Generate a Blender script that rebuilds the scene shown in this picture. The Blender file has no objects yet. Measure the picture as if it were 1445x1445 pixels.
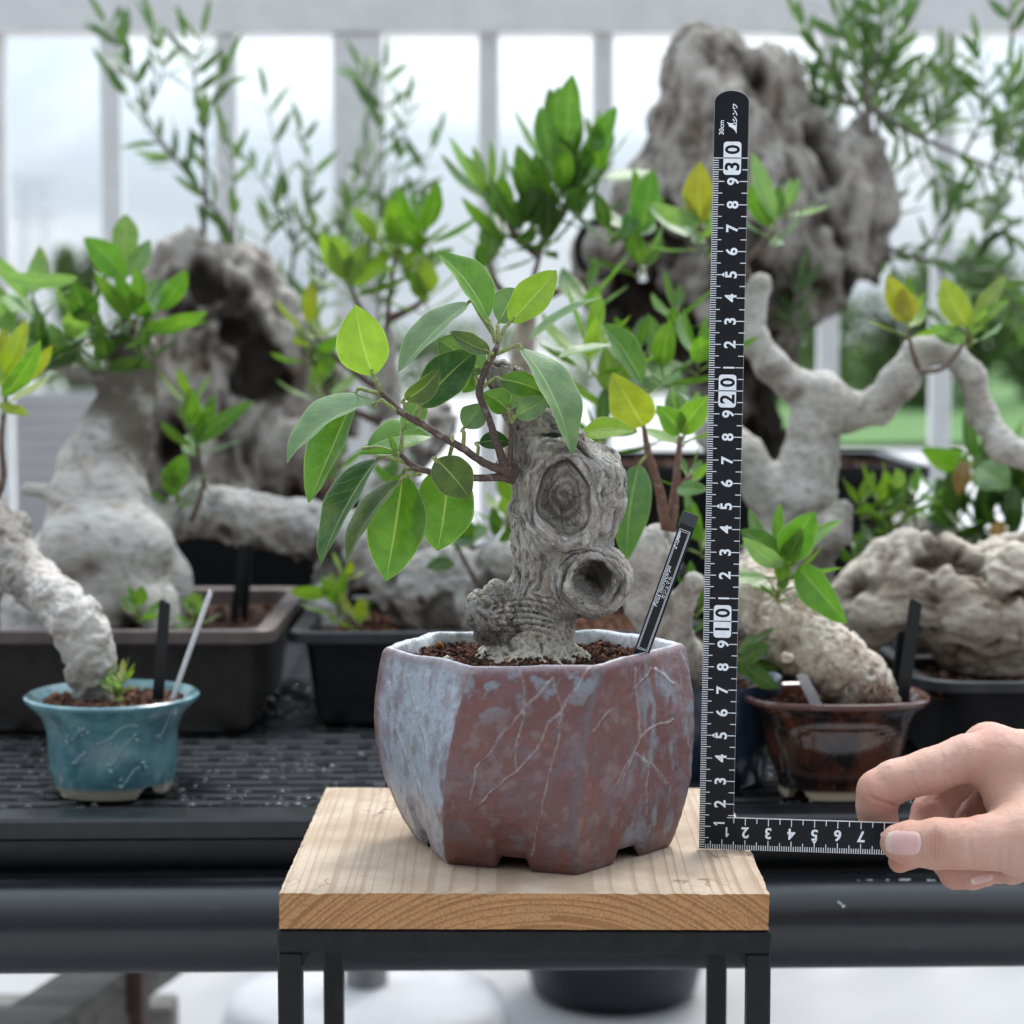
import bpy, math, numpy as np
from mathutils import Vector, Matrix
from mathutils.bvhtree import BVHTree
R = math.radians
rng = np.random.default_rng(11)
scene = bpy.context.scene
COL = scene.collection
# ---------------------------------------------------------------- camera model
FPX = 3000.0; CAMZ = 1.003; CAMY = -0.93; PITCH = math.atan(251.0 / FPX)
_f = np.array((0, math.cos(PITCH), -math.sin(PITCH))); _u = np.array((0, math.sin(PITCH), math.cos(PITCH)))
CAM = np.array((0.0, CAMY, CAMZ))
def at(px, py, d):
    """point (metres) seen at photo pixel px,py at ground distance d in front of the camera"""
    r = _f * FPX + np.array((1.0, 0, 0)) * (px - 722.5) + _u * (722.5 - py)
    return CAM + r * (d / r[1])
def c(px, py, Y):
    """same, in centimetres, for a depth Y cm behind the ruler plane"""
    return at(px, py, (Y + 93.0) / 100.0) * 100.0
def proj(V):
    q = V - CAM
    z = q @ _f
    return np.stack((722.5 + FPX * q[:, 0] / z, 722.5 - FPX * (q @ _u) / z), 1)
# ---------------------------------------------------------------- noise
_pr = np.random.default_rng(5)
_perm = np.concatenate([_pr.permutation(256)] * 3)
_g = _pr.normal(size=(256, 3)); _g /= np.linalg.norm(_g, axis=1)[:, None]
def perlin(P):
    P = np.asarray(P, float); i = np.floor(P).astype(int); f = P - i; i &= 255
    w = f * f * f * (f * (f * 6 - 15) + 10); out = 0
    for a in (0, 1):
        for b in (0, 1):
            for e in (0, 1):
                h = _perm[_perm[_perm[i[:, 0] + a] + i[:, 1] + b] + i[:, 2] + e]
                dd = ((f - np.array((a, b, e))) * _g[h]).sum(1)
                ww = (w[:, 0] if a else 1 - w[:, 0]) * (w[:, 1] if b else 1 - w[:, 1]) * (w[:, 2] if e else 1 - w[:, 2])
                out = out + dd * ww
    return out * 1.6
def fbm(P, o=4, g=.5):
    s = 0; a = 1
    for k in range(o):
        s = s + a * perlin(P * 2.03 ** k + 17.3 * k); a *= g
    return s
def ridge(P, o=3):
    s = 0; a = 1
    for k in range(o):
        s = s + a * (1 - 2 * np.abs(perlin(P * 2.1 ** k + 9.1 * k))); a *= .5
    return s / 1.75
def sst(a, b, x):
    t = np.clip((x - a) / (b - a), 0, 1); return t * t * (3 - 2 * t)
# ---------------------------------------------------------------- object helpers
def tag(o, label=None, cat=None, group=None, kind=None):
    for k, v in (('label', label), ('category', cat), ('group', group), ('kind', kind)):
        if v: o[k] = v
    return o
def thing(name, label, cat, loc, group=None):
    o = bpy.data.objects.new(name, None); COL.objects.link(o); o.empty_display_size = .02
    o.location = Vector(loc); return tag(o, label, cat, group)
def link(o, parent=None):
    COL.objects.link(o)
    if parent is not None:
        off = Vector((0, 0, 0)); p = parent
        off = Vector(p.location) if p.parent is None else Vector(p.parent.location) * 0
        o.parent = parent; o.matrix_parent_inverse = Matrix.Translation(-off) if p.parent is None else Matrix()
    return o
class MB:
    def __init__(s): s.v = []; s.f = []; s.n = 0; s.mi = []; s.uv = []; s.col = []; s.at = {}
    def add(s, V, F, mi=0, uv=None, col=None):
        V = np.asarray(V, float); b = s.n; s.v.append(V); s.n += len(V)
        s.f += [tuple(int(i) + b for i in q) for q in F]; s.mi += [mi] * len(F)
        s.uv.append(np.zeros((len(V), 2)) if uv is None else np.asarray(uv))
        cc = np.ones((len(V), 4))
        if col is not None: cc[:, :3] = np.asarray(col)[..., :3]
        s.col.append(cc); return b
    def box(s, lo, hi, mi=0, M=None):
        x0, y0, z0 = lo; x1, y1, z1 = hi
        V = np.array([(x, y, z) for x in (x0, x1) for y in (y0, y1) for z in (z0, z1)], float)
        if M is not None: V = M(V)
        s.add(V, [(0, 1, 3, 2), (4, 6, 7, 5), (0, 4, 5, 1), (2, 3, 7, 6), (0, 2, 6, 4), (1, 5, 7, 3)], mi)
    def bbox(s, lo, hi, b=.001, mi=0, M=None):
        """box with chamfered edges"""
        bm = bmesh_box(lo, hi, b); V, F = bm
        if M is not None: V = M(V)
        s.add(V, F, mi)
    def tube(s, pts, rad, n=10, mi=0, sub=6, noise=0., caps=True, col=None, seed=0.):
        P = np.asarray(pts, float); rr = np.broadcast_to(np.asarray(rad, float), (len(P),)).copy()
        if sub > 1 and len(P) > 2: P, rr = catmull(P, rr, sub)
        m = len(P); T = np.gradient(P, axis=0); T /= np.linalg.norm(T, axis=1)[:, None] + 1e-12
        up = np.array((0, 0, 1.)) if abs(T[0][2]) < .9 else np.array((1., 0, 0)); V = []
        for i in range(m):
            a = np.cross(T[i], up); a /= np.linalg.norm(a) + 1e-12; up = np.cross(a, T[i])
            th = np.linspace(0, 2 * math.pi, n, endpoint=False)
            V.append(P[i] + rr[i] * (np.cos(th)[:, None] * a + np.sin(th)[:, None] * up))
        V = np.concatenate(V)
        if noise:
            ctr = np.repeat(P, n, 0); s_ = 1 / (rr.mean() * 2 + 1e-9)
            V = ctr + (V - ctr) * (1 + noise * fbm(V * s_ + seed, 3))[:, None]
        F = [(i * n + j, i * n + (j + 1) % n, (i + 1) * n + (j + 1) % n, (i + 1) * n + j) for i in range(m - 1) for j in range(n)]
        if caps: F += [tuple(range(n))[::-1], tuple((m - 1) * n + j for j in range(n))]
        s.add(V, F, mi, None, col)
    def lathe(s, prof, ctr, n=48, mi=0, fn=None):
        """prof: list of (r,z); closed at r=0 ends"""
        th = np.linspace(0, 2 * math.pi, n, endpoint=False); V = []
        for r, z in prof:
            V.append(np.stack((ctr[0] + r * np.cos(th), ctr[1] + r * np.sin(th), np.full(n, ctr[2] + z)), 1))
        V = np.concatenate(V); m = len(prof)
        if fn is not None: V = fn(V)
        F = [(i * n + j, i * n + (j + 1) % n, (i + 1) * n + (j + 1) % n, (i + 1) * n + j) for i in range(m - 1) for j in range(n)]
        s.add(V, F, mi)
    def build(s, name, mats, parent=None, smooth=True, attrs=None):
        me = bpy.data.meshes.new(name); V = np.concatenate(s.v)
        me.from_pydata(V.tolist(), [], s.f)
        mats = mats if isinstance(mats, (list, tuple)) else [mats]
        for m in mats: me.materials.append(m)
        if len(mats) > 1: me.polygons.foreach_set('material_index', s.mi)
        if smooth: me.polygons.foreach_set('use_smooth', [True] * len(s.f))
        a = me.attributes.new('luv', 'FLOAT2', 'POINT'); a.data.foreach_set('vector', np.concatenate(s.uv).astype(np.float32).ravel())
        a = me.attributes.new('Col', 'FLOAT_COLOR', 'POINT'); a.data.foreach_set('color', np.concatenate(s.col).astype(np.float32).ravel())
        for k, x in (attrs or {}).items():
            a = me.attributes.new(k, 'FLOAT', 'POINT'); a.data.foreach_set('value', np.asarray(x, np.float32))
        me.update(); o = bpy.data.objects.new(name, me); link(o, parent); return o
def smooth_angle(o, deg=40):
    try:
        me = o.data; me.set_sharp_from_angle(angle=R(deg))
    except Exception: pass
    return o
def bmesh_box(lo, hi, b):
    lo = np.array(lo, float); hi = np.array(hi, float); V = []; idx = {}
    for sx in (0, 1):
        for sy in (0, 1):
            for sz in (0, 1):
                s = np.array((sx, sy, sz)); p = np.where(s == 1, hi, lo); d = np.where(s == 1, -b, b)
                for ax in range(3):
                    q = p + d; q[ax] = p[ax]; idx[(sx, sy, sz, ax)] = len(V); V.append(q)
    F = []
    for ax in range(3):
        a1, a2 = (ax + 1) % 3, (ax + 2) % 3
        for s in (0, 1):
            ring = []
            for u, w in ((0, 0), (1, 0), (1, 1), (0, 1)):
                k = [0, 0, 0]; k[ax] = s; k[a1] = u; k[a2] = w; ring.append(idx[(*k, ax)])
            F.append(ring if s else ring[::-1])
        for u in (0, 1):
            for w in (0, 1):
                k0 = [0, 0, 0]; k0[a1] = u; k0[a2] = w; k1 = list(k0); k1[ax] = 1
                q = [idx[(*k0, a1)], idx[(*k1, a1)], idx[(*k1, a2)], idx[(*k0, a2)]]
                F.append(q if (u == w) == False else q[::-1])
    for sx in (0, 1):
        for sy in (0, 1):
            for sz in (0, 1):
                t = [idx[(sx, sy, sz, a)] for a in range(3)]; F.append(t if (sx + sy + sz) % 2 == 1 else t[::-1])
    return np.array(V), F
def catmull(P, r, sub):
    P = np.asarray(P, float); A = np.vstack((2 * P[0] - P[1], P, 2 * P[-1] - P[-2])); ra = np.concatenate(([r[0]], r, [r[-1]]))
    o = []; q = []
    for i in range(1, len(A) - 2):
        for t in np.linspace(0, 1, sub, endpoint=False):
            w = .5 * np.array((-t + 2 * t * t - t ** 3, 2 - 5 * t * t + 3 * t ** 3, t + 4 * t * t - 3 * t ** 3, -t * t + t ** 3))
            o.append(w @ A[i - 1:i + 3]); q.append(max(1e-5, w @ ra[i - 1:i + 3]))
    o.append(P[-1]); q.append(r[-1]); return np.array(o), np.array(q)
# ---------------------------------------------------------------- implicit sculpting (centimetres)
class Sculpt:
    def __init__(s, h, k=.5): s.h = h; s.k = k; s.ops = []; s.lo = np.full(3, 1e9); s.hi = -s.lo
    def _b(s, lo, hi, grow=True):
        if grow: s.lo = np.minimum(s.lo, lo); s.hi = np.maximum(s.hi, hi)
    def cap(s, a, ra, b, rb, k=None, sub=False):
        a = np.asarray(a, float); b = np.asarray(b, float); k = s.k if k is None else k
        lo = np.minimum(a - ra, b - rb); hi = np.maximum(a + ra, b + rb); s._b(lo, hi, not sub); ba = b - a; bb = ba @ ba + 1e-9
        def fn(X, Y, Z):
            t = np.clip(((X - a[0]) * ba[0] + (Y - a[1]) * ba[1] + (Z - a[2]) * ba[2]) / bb, 0, 1)
            return np.sqrt((X - a[0] - t * ba[0]) ** 2 + (Y - a[1] - t * ba[1]) ** 2 + (Z - a[2] - t * ba[2]) ** 2) - (ra + (rb - ra) * t)
        s.ops.append((fn, lo, hi, k, sub)); return s
    def chain(s, pts, k=None):
        for (a, ra), (b, rb) in zip(pts[:-1], pts[1:]): s.cap(a, ra, b, rb, k)
        return s
    def ell(s, ce, r, rot=None, k=None, sub=False):
        ce = np.asarray(ce, float); r = np.asarray(r, float); k = s.k if k is None else k; M = np.eye(3) if rot is None else np.array(rot)
        m = r.max(); lo = ce - m; hi = ce + m; s._b(lo, hi, not sub)
        def fn(X, Y, Z):
            x, y, z = X - ce[0], Y - ce[1], Z - ce[2]
            p = [M[0][i] * x + M[1][i] * y + M[2][i] * z for i in range(3)]
            k0 = np.sqrt((p[0] / r[0]) ** 2 + (p[1] / r[1]) ** 2 + (p[2] / r[2]) ** 2)
            k1 = np.sqrt((p[0] / r[0] ** 2) ** 2 + (p[1] / r[1] ** 2) ** 2 + (p[2] / r[2] ** 2) ** 2) + 1e-6
            return k0 * (k0 - 1) / k1
        s.ops.append((fn, lo, hi, k, sub)); return s
    def tor(s, ce, n, Ra, Rb, r, k=None):
        """ring with half axes Ra (sideways) and Rb (upwards)"""
        ce = np.asarray(ce, float); n = np.asarray(n, float); n = n / np.linalg.norm(n); k = s.k if k is None else k
        a = np.cross(n, (0, 0, 1.)); a /= np.linalg.norm(a); b = np.cross(a, n); m = max(Ra, Rb) + r; lo = ce - m; hi = ce + m; s._b(lo, hi)
        def fn(X, Y, Z):
            x, y, z = X - ce[0], Y - ce[1], Z - ce[2]
            u = x * a[0] + y * a[1] + z * a[2]; v = x * b[0] + y * b[1] + z * b[2]; w = x * n[0] + y * n[1] + z * n[2]
            q = np.sqrt((u / Ra) ** 2 + (v / Rb) ** 2) + 1e-6
            return np.sqrt(((q - 1) * np.sqrt(u * u + v * v) / q) ** 2 + w * w) - r
        s.ops.append((fn, lo, hi, k, False)); return s
    def mesh(s, zmin=None, smooth=1):
        h = s.h; lo = s.lo - 4 * h; hi = s.hi + 4 * h; n = np.ceil((hi - lo) / h).astype(int) + 1
        D = np.full(n, 9., np.float32); ax = [(lo[i] + h * np.arange(n[i])).astype(np.float32) for i in range(3)]
        for fn, a, b, k, sub in s.ops:
            m = k + 3 * h
            i0 = np.maximum(0, np.floor((a - m - lo) / h).astype(int)); i1 = np.minimum(n, np.ceil((b + m - lo) / h).astype(int) + 1)
            if (i1 <= i0).any(): continue
            sl = tuple(slice(p, q) for p, q in zip(i0, i1))
            d = fn(ax[0][sl[0]][:, None, None], ax[1][sl[1]][None, :, None], ax[2][sl[2]][None, None, :]).astype(np.float32); o = D[sl]
            if sub:
                d = -d; t = np.clip(.5 - .5 * (o - d) / k, 0, 1); D[sl] = o * (1 - t) + d * t + k * t * (1 - t)
            else:
                t = np.clip(.5 + .5 * (o - d) / k, 0, 1); D[sl] = o * (1 - t) + d * t - k * t * (1 - t)
        if zmin is not None: D = np.maximum(D, (zmin - ax[2])[None, None, :])
        return nets(D, lo, h, smooth)
def nets(D, lo, h, smooth=1):
    S = D < 0; n = np.array(D.shape)
    cc = np.zeros(n - 1, np.uint8); C8 = [(a, b, e) for a in (0, 1) for b in (0, 1) for e in (0, 1)]
    for o in C8: cc += S[o[0]:n[0] - 1 + o[0], o[1]:n[1] - 1 + o[1], o[2]:n[2] - 1 + o[2]]
    act = (cc > 0) & (cc < 8); idx = np.argwhere(act); ids = np.full(n - 1, -1, np.int64); ids[act] = np.arange(len(idx))
    acc = np.zeros((len(idx), 3)); cnt = np.zeros(len(idx))
    for o0 in C8:
        for a in range(3):
            if o0[a]: continue
            o1 = list(o0); o1[a] = 1
            d0 = D[tuple((idx + o0).T)]; d1 = D[tuple((idx + o1).T)]; m = (d0 < 0) != (d1 < 0)
            t = np.where(m, d0 / np.where(m, d0 - d1, 1), 0); p = np.array(o0, float) + t[:, None] * (np.array(o1) - np.array(o0))
            acc[m] += p[m]; cnt[m] += 1
    V = lo + h * (idx + acc / cnt[:, None]); Fs = []
    for a in range(3):
        b, e = (a + 1) % 3, (a + 2) % 3
        s0 = [slice(1, -1)] * 3; s1 = [slice(1, -1)] * 3; s0[a] = slice(0, -1); s1[a] = slice(1, None)
        E = S[tuple(s0)] != S[tuple(s1)]; off = np.array((1, 1, 1)); off[a] = 0; p = np.argwhere(E) + off
        ins = S[tuple(p.T)]
        def cid(db, de):
            q = p.copy(); q[:, b] += db; q[:, e] += de; return ids[tuple(q.T)]
        Q = np.stack((cid(-1, -1), cid(0, -1), cid(0, 0), cid(-1, 0)), 1); Q[~ins] = Q[~ins][:, ::-1]; Fs.append(Q)
    F = np.concatenate(Fs)
    for _ in range(smooth): V = lap(V, F)
    return V, F
def lap(V, F, w=.5):
    a = np.concatenate((F[:, 0], F[:, 1], F[:, 2], F[:, 3])); b = np.concatenate((F[:, 1], F[:, 2], F[:, 3], F[:, 0]))
    n = np.bincount(a, minlength=len(V)) + 1e-9
    return V * (1 - w) + w * np.stack([np.bincount(a, V[b, i], len(V)) for i in range(3)], 1) / n[:, None]
def vnorm(V, F):
    fn = np.cross(V[F[:, 2]] - V[F[:, 0]], V[F[:, 3]] - V[F[:, 1]]); N = np.zeros_like(V)
    for j in range(4):
        for i in range(3): N[:, i] += np.bincount(F[:, j], fn[:, i], len(V))
    return N / (np.linalg.norm(N, axis=1)[:, None] + 1e-12)
def rawmesh(name, V, F, mats, parent=None, attrs=None, cols=None, smooth=True):
    me = bpy.data.meshes.new(name); F = np.asarray(F)
    me.vertices.add(len(V)); me.vertices.foreach_set('co', V.astype(np.float32).ravel())
    k = F.shape[1]; me.loops.add(F.size); me.loops.foreach_set('vertex_index', F.astype(np.int32).ravel())
    me.polygons.add(len(F)); me.polygons.foreach_set('loop_start', np.arange(0, F.size, k, dtype=np.int32))
    if smooth: me.polygons.foreach_set('use_smooth', np.ones(len(F), bool))
    for m in (mats if isinstance(mats, (list, tuple)) else [mats]): me.materials.append(m)
    for kk, x in (attrs or {}).items():
        a = me.attributes.new(kk, 'FLOAT', 'POINT'); a.data.foreach_set('value', np.asarray(x, np.float32))
    if cols is not None:
        cc = np.ones((len(V), 4), np.float32); cc[:, :3] = cols
        a = me.attributes.new('Col', 'FLOAT_COLOR', 'POINT'); a.data.foreach_set('color', cc.ravel())
    me.update(calc_edges=True); me.validate(); o = bpy.data.objects.new(name, me); link(o, parent); return o
def polydist(P, pts):
    """distance from 2-D points P to a polyline, and the parameter along it"""
    best = np.full(len(P), 1e9); pts = np.asarray(pts, float); tt = np.zeros(len(P)); m = len(pts) - 1
    for i in range(m):
        a, b = pts[i], pts[i + 1]; ab = b - a; t = np.clip(((P - a) @ ab) / (ab @ ab + 1e-9), 0, 1)
        d = np.linalg.norm(P - a - t[:, None] * ab, axis=1); k = d < best; best[k] = d[k]; tt[k] = (i + t[k]) / m
    return best, tt
# ---------------------------------------------------------------- materials
class NT:
    def __init__(s, m): s.t = m.node_tree; s.n = s.t.nodes; s.l = s.t.links
    def new(s, ty, **kw):
        n = s.n.new(ty)
        for k, v in kw.items():
            if k in ('inp',):
                for a, b in v.items(): s.set(n, a, b)
            else: setattr(n, k, v)
        return n
    def set(s, n, k, v):
        i = n.inputs[k]
        if isinstance(v, bpy.types.NodeSocket): s.l.new(v, i)
        elif isinstance(v, bpy.types.Node): s.l.new(v.outputs[0], i)
        else:
            if isinstance(v, (tuple, list)) and len(v) == 3 and i.type == 'RGBA': v = (*v, 1)
            i.default_value = v
    def math(s, op, a, b=0., cc=None, clamp=False):
        n = s.n.new('ShaderNodeMath'); n.operation = op; n.use_clamp = clamp; s.set(n, 0, a); s.set(n, 1, b)
        if cc is not None: s.set(n, 2, cc)
        return n.outputs[0]
    def mix(s, f, a, b, mode='MIX'):
        n = s.n.new('ShaderNodeMix'); n.data_type = 'RGBA'; n.blend_type = mode
        s.set(n, 0, f); s.set(n, 6, a); s.set(n, 7, b); return n.outputs[2]
    def coord(s): return s.new('ShaderNodeTexCoord').outputs['Object']
    def mapping(s, v, scale=(1, 1, 1), rot=(0, 0, 0), loc=(0, 0, 0)):
        n = s.new('ShaderNodeMapping'); s.set(n, 'Vector', v); n.inputs['Scale'].default_value = scale; n.inputs['Rotation'].default_value = rot; n.inputs['Location'].default_value = loc
        return n.outputs[0]
    def noise(s, v, sc, det=4., ro=.55, dist=0.):
        n = s.new('ShaderNodeTexNoise'); s.set(n, 'Vector', v); s.set(n, 'Scale', sc); s.set(n, 'Detail', det); s.set(n, 'Roughness', ro); s.set(n, 'Distortion', dist); return n.outputs[0]
    def vor(s, v, sc, feat='F1', out=0):
        n = s.new('ShaderNodeTexVoronoi'); n.feature = feat; s.set(n, 'Vector', v); s.set(n, 'Scale', sc); return n.outputs[out]
    def ramp(s, f, pts, interp='LINEAR'):
        n = s.new('ShaderNodeValToRGB'); s.set(n, 0, f); r = n.color_ramp; r.interpolation = interp
        while len(r.elements) < len(pts): r.elements.new(.5)
        for e, (p, cc) in zip(r.elements, pts):
            e.position = p; e.color = (*cc, 1) if isinstance(cc, tuple) else (cc, cc, cc, 1)
        return n.outputs[0]
    def step(s, x, a, b):
        n = s.new('ShaderNodeMapRange'); n.interpolation_type = 'SMOOTHSTEP'; s.set(n, 0, x); s.set(n, 1, a); s.set(n, 2, b); return n.outputs[0]
    def bump(s, h, st=.3, di=.001, nrm=None):
        n = s.new('ShaderNodeBump'); s.set(n, 'Height', h); s.set(n, 'Strength', st); s.set(n, 'Distance', di)
        if nrm is not None: s.set(n, 'Normal', nrm)
        return n.outputs[0]
    def attr(s, name, out='Fac'): return s.new('ShaderNodeAttribute', attribute_name=name).outputs[out]
def material(name, fn):
    m = bpy.data.materials.new(name); m.use_nodes = True; t = NT(m); t.n.clear()
    out = t.new('ShaderNodeOutputMaterial'); sh = fn(t); t.l.new(sh.outputs[0] if isinstance(sh, bpy.types.Node) else sh, out.inputs[0]); return m
def pbsdf(t, **kw):
    n = t.new('ShaderNodeBsdfPrincipled')
    for k, v in kw.items(): t.set(n, k.replace('_', ' ') if k != 'IOR' else k, v)
    return n
def plain(name, col, rough=.5, metal=0., nsc=60., var=.15, bump=.1, bd=.0005, spec=.5):
    def fn(t):
        v = t.coord(); x = t.noise(v, nsc, 5)
        a = tuple(q * (1 - var) for q in col); b = tuple(min(1, q * (1 + var)) for q in col)
        cc = t.mix(t.step(x, .3, .7), a, b); r = t.math('MULTIPLY_ADD', t.noise(v, nsc * .37, 4), .25, rough - .12)
        return pbsdf(t, Base_Color=cc, Roughness=r, Metallic=metal, Specular_IOR_Level=spec, Normal=t.bump(t.noise(v, nsc * 4, 4), bump, bd))
    return material(name, fn)
# ================================================================ materials
def leaf_mat(name, trans=.42, rough=.36, veins=1.):
    def fn(t):
        col = t.attr('Col', 'Color'); uv = t.attr('luv', 'Vector'); s = t.new('ShaderNodeSeparateXYZ'); t.set(s, 0, uv)
        u = t.math('ABSOLUTE', s.outputs[0]); v = s.outputs[1]; o = t.coord()
        n1 = t.noise(o, 140, 4); n2 = t.noise(o, 900, 3)
        base = t.mix(t.step(n1, .3, .75), t.mix(.22, col, (.02, .05, .01)), t.mix(.12, col, (.35, .5, .08)))
        lat = t.math('FRACT', t.math('ADD', t.math('MULTIPLY', t.math('SUBTRACT', v, t.math('MULTIPLY', u, .26)), 8.), t.math('MULTIPLY', t.noise(o, 60, 2), .9)))
        lat = t.math('ABSOLUTE', t.math('SUBTRACT', lat, .5)); latm = t.math('SUBTRACT', 1., t.step(lat, .0, .05))
        w = t.math('MULTIPLY_ADD', v, -.045, .075)
        mid = t.math('SUBTRACT', 1., t.step(u, t.math('MULTIPLY', w, .5), w)); mar = t.step(u, .93, .975)
        base = t.mix(t.math('MULTIPLY', latm, .13 * veins), base, (.42, .55, .16))
        pale = t.mix(.35, (.50, .58, .22), col)
        base = t.mix(t.math('MULTIPLY', mid, .75), base, pale); base = t.mix(t.math('MULTIPLY', mar, .6), base, pale)
        sp = t.math('MULTIPLY', t.step(t.noise(o, 520, 2), .68, .76), .5); base = t.mix(sp, base, (.30, .30, .10)); base = t.mix(t.math('MULTIPLY', t.step(t.noise(o, 45, 5, .65), .56, .74), .3), base, t.mix(.5, base, (.42, .42, .08)))
        h = t.math('ADD', t.math('MULTIPLY', latm, -.5), t.math('ADD', t.math('MULTIPLY', mid, -1.2), t.math('MULTIPLY', n2, .6)))
        nb = t.bump(h, .35, .0006)
        p = pbsdf(t, Base_Color=base, Roughness=t.math('MULTIPLY_ADD', n1, .2, rough - .1), Specular_IOR_Level=.55, Normal=nb)
        tr = t.new('ShaderNodeBsdfTranslucent'); t.set(tr, 0, t.mix(1., base, (1.0, 1.12, .42), 'MULTIPLY')); t.set(tr, 'Normal', nb)
        tc = t.new('ShaderNodeMixShader'); t.set(tc, 0, trans); t.l.new(p.outputs[0], tc.inputs[1]); t.l.new(tr.outputs[0], tc.inputs[2]); return tc
    return material(name, fn)
M_LEAF = leaf_mat('ficus_leaf')
M_OLIVE = leaf_mat('olive_leaf', .25, .42, 0.)
def stem_fn(t):
    col = t.attr('Col', 'Color'); o = t.coord(); n = t.noise(o, 900, 5); n2 = t.noise(o, 250, 3)
    cc = t.mix(t.step(n, .4, .7), t.mix(.5, col, (.03, .018, .014)), col); cc = t.mix(t.math('MULTIPLY', t.step(n2, .55, .7), .5), cc, (.32, .26, .23))
    return pbsdf(t, Base_Color=cc, Roughness=.75, Normal=t.bump(n, .5, .0008))
M_STEM = material('twig_bark', stem_fn)
def hero_bark(t):
    o = t.coord(); crk_tone = t.attr('crk_tone'); pale = t.attr('pale'); lines = t.attr('lines'); dark = t.attr('dark'); hl = t.attr('hi')
    n1 = t.noise(o, 90, 6, .6); n2 = t.noise(o, 420, 6, .65); n3 = t.noise(o, 1600, 4, .6)
    cc = t.ramp(n1, [(.32, (.22, .20, .178)), (.5, (.36, .335, .30)), (.66, (.49, .46, .42))])
    wm = t.noise(o, 130, 5, .6); cc = t.mix(t.math('MULTIPLY', t.step(wm, .46, .66), .65), cc, (.29, .215, .15)); cc = t.mix(t.math('MULTIPLY', t.step(t.noise(o, 75, 3), .58, .72), .3), cc, (.19, .20, .13))
    cc = t.mix(pale, cc, t.ramp(n2, [(.28, (.30, .25, .19)), (.42, (.54, .48, .38)), (.7, (.74, .69, .59))]))
    cc = t.mix(t.math('MULTIPLY', t.step(n2, .52, .68), .55), cc, (.50, .475, .43))
    cc = t.mix(t.math('MULTIPLY', t.step(n2, .46, .34), .6), cc, (.12, .105, .09))
    ds = t.math('SUBTRACT', 1., t.step(t.vor(o, 420), .1, .32)); ds = t.math('MULTIPLY', ds, t.step(t.noise(o, 170, 2), .5, .62))
    cc = t.mix(t.math('MULTIPLY', t.math('MULTIPLY', ds, pale), .75), cc, (.13, .12, .11))
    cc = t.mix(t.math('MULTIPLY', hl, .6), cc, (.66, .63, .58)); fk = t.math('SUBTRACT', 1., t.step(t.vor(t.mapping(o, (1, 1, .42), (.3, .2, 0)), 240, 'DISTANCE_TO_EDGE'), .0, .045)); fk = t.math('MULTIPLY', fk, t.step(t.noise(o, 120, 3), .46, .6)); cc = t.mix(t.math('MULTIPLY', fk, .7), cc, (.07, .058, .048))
    cc = t.mix(t.math('MULTIPLY', lines, .85), cc, (.085, .07, .058)); cc = t.mix(t.math('MULTIPLY', dark, .85), cc, (.085, .072, .062)); cc = t.mix(t.math('MULTIPLY', crk_tone, .92), cc, (.03, .026, .023))
    flake = t.vor(t.mapping(o, (1, 1, .5)), 330, 'DISTANCE_TO_EDGE')
    h = t.math('ADD', t.math('MULTIPLY', n2, 1.), t.math('ADD', t.math('MULTIPLY', n3, .4), t.math('MULTIPLY', t.step(flake, 0., .12), .35)))
    return pbsdf(t, Base_Color=cc, Roughness=.82, Specular_IOR_Level=.3, Normal=t.bump(h, .9, .0011))
M_HERO = material('hero_bark', hero_bark)
def bark(name, lo, mi, hi, sc=55., dirt=(.06, .05, .04), dirt_amt=.7, bd=.002, warm=(.30, .22, .15), wa_=.45):
    def fn(t):
        o = t.coord(); crk_tone = t.attr('crk_tone'); hl = t.attr('hi'); n1 = t.noise(o, sc, 6, .62); n2 = t.noise(o, sc * 5, 5, .6); n3 = t.noise(o, sc * .4, 4, .6)
        cc = t.ramp(n1, [(.3, lo), (.5, mi), (.7, hi)]); cc = t.mix(t.math('MULTIPLY', t.step(n3, .5, .66), wa_), cc, warm); cc = t.mix(t.math('MULTIPLY', t.step(n2, .48, .32), .55), cc, lo)
        cc = t.mix(t.math('MULTIPLY', hl, .6), cc, tuple(min(.8, q * 1.25) for q in hi)); cc = t.mix(t.math('MULTIPLY', crk_tone, dirt_amt), cc, dirt)
        return pbsdf(t, Base_Color=cc, Roughness=.85, Specular_IOR_Level=.2, Normal=t.bump(t.math('ADD', n1, t.math('MULTIPLY', n2, .6)), .9, bd))
    return material(name, fn)
M_PALEBARK = bark('pale_fig_bark', (.24, .21, .185), (.40, .37, .335), (.55, .52, .48), 70.)
M_WHITEBARK = bark('white_fig_bark', (.28, .255, .23), (.42, .395, .36), (.53, .51, .475), 70., (.12, .095, .075), .85)
M_GREYBARK = bark('grey_limb_bark', (.20, .18, .165), (.36, .335, .31), (.52, .50, .475), 70.)
M_DEADWOOD = bark('old_olive_wood', (.075, .06, .048), (.23, .20, .17), (.44, .41, .37), 55., (.028, .02, .015), 1., .002, (.19, .14, .10), .75)
M_TANBARK = bark('tan_fig_bark', (.22, .165, .12), (.42, .36, .29), (.60, .54, .46), 55., (.05, .03, .02), 1., .002, (.24, .15, .09), .6)
def soil_fn(t):
    col = t.attr('Col', 'Color'); o = t.coord(); n = t.noise(o, 700, 5); cc = t.mix(t.step(n, .3, .7), t.mix(.5, col, (.02, .012, .01)), col)
    return pbsdf(t, Base_Color=cc, Roughness=.95, Specular_IOR_Level=.15, Normal=t.bump(n, .6, .0008))
M_SOIL = material('granular_soil', soil_fn)
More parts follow.
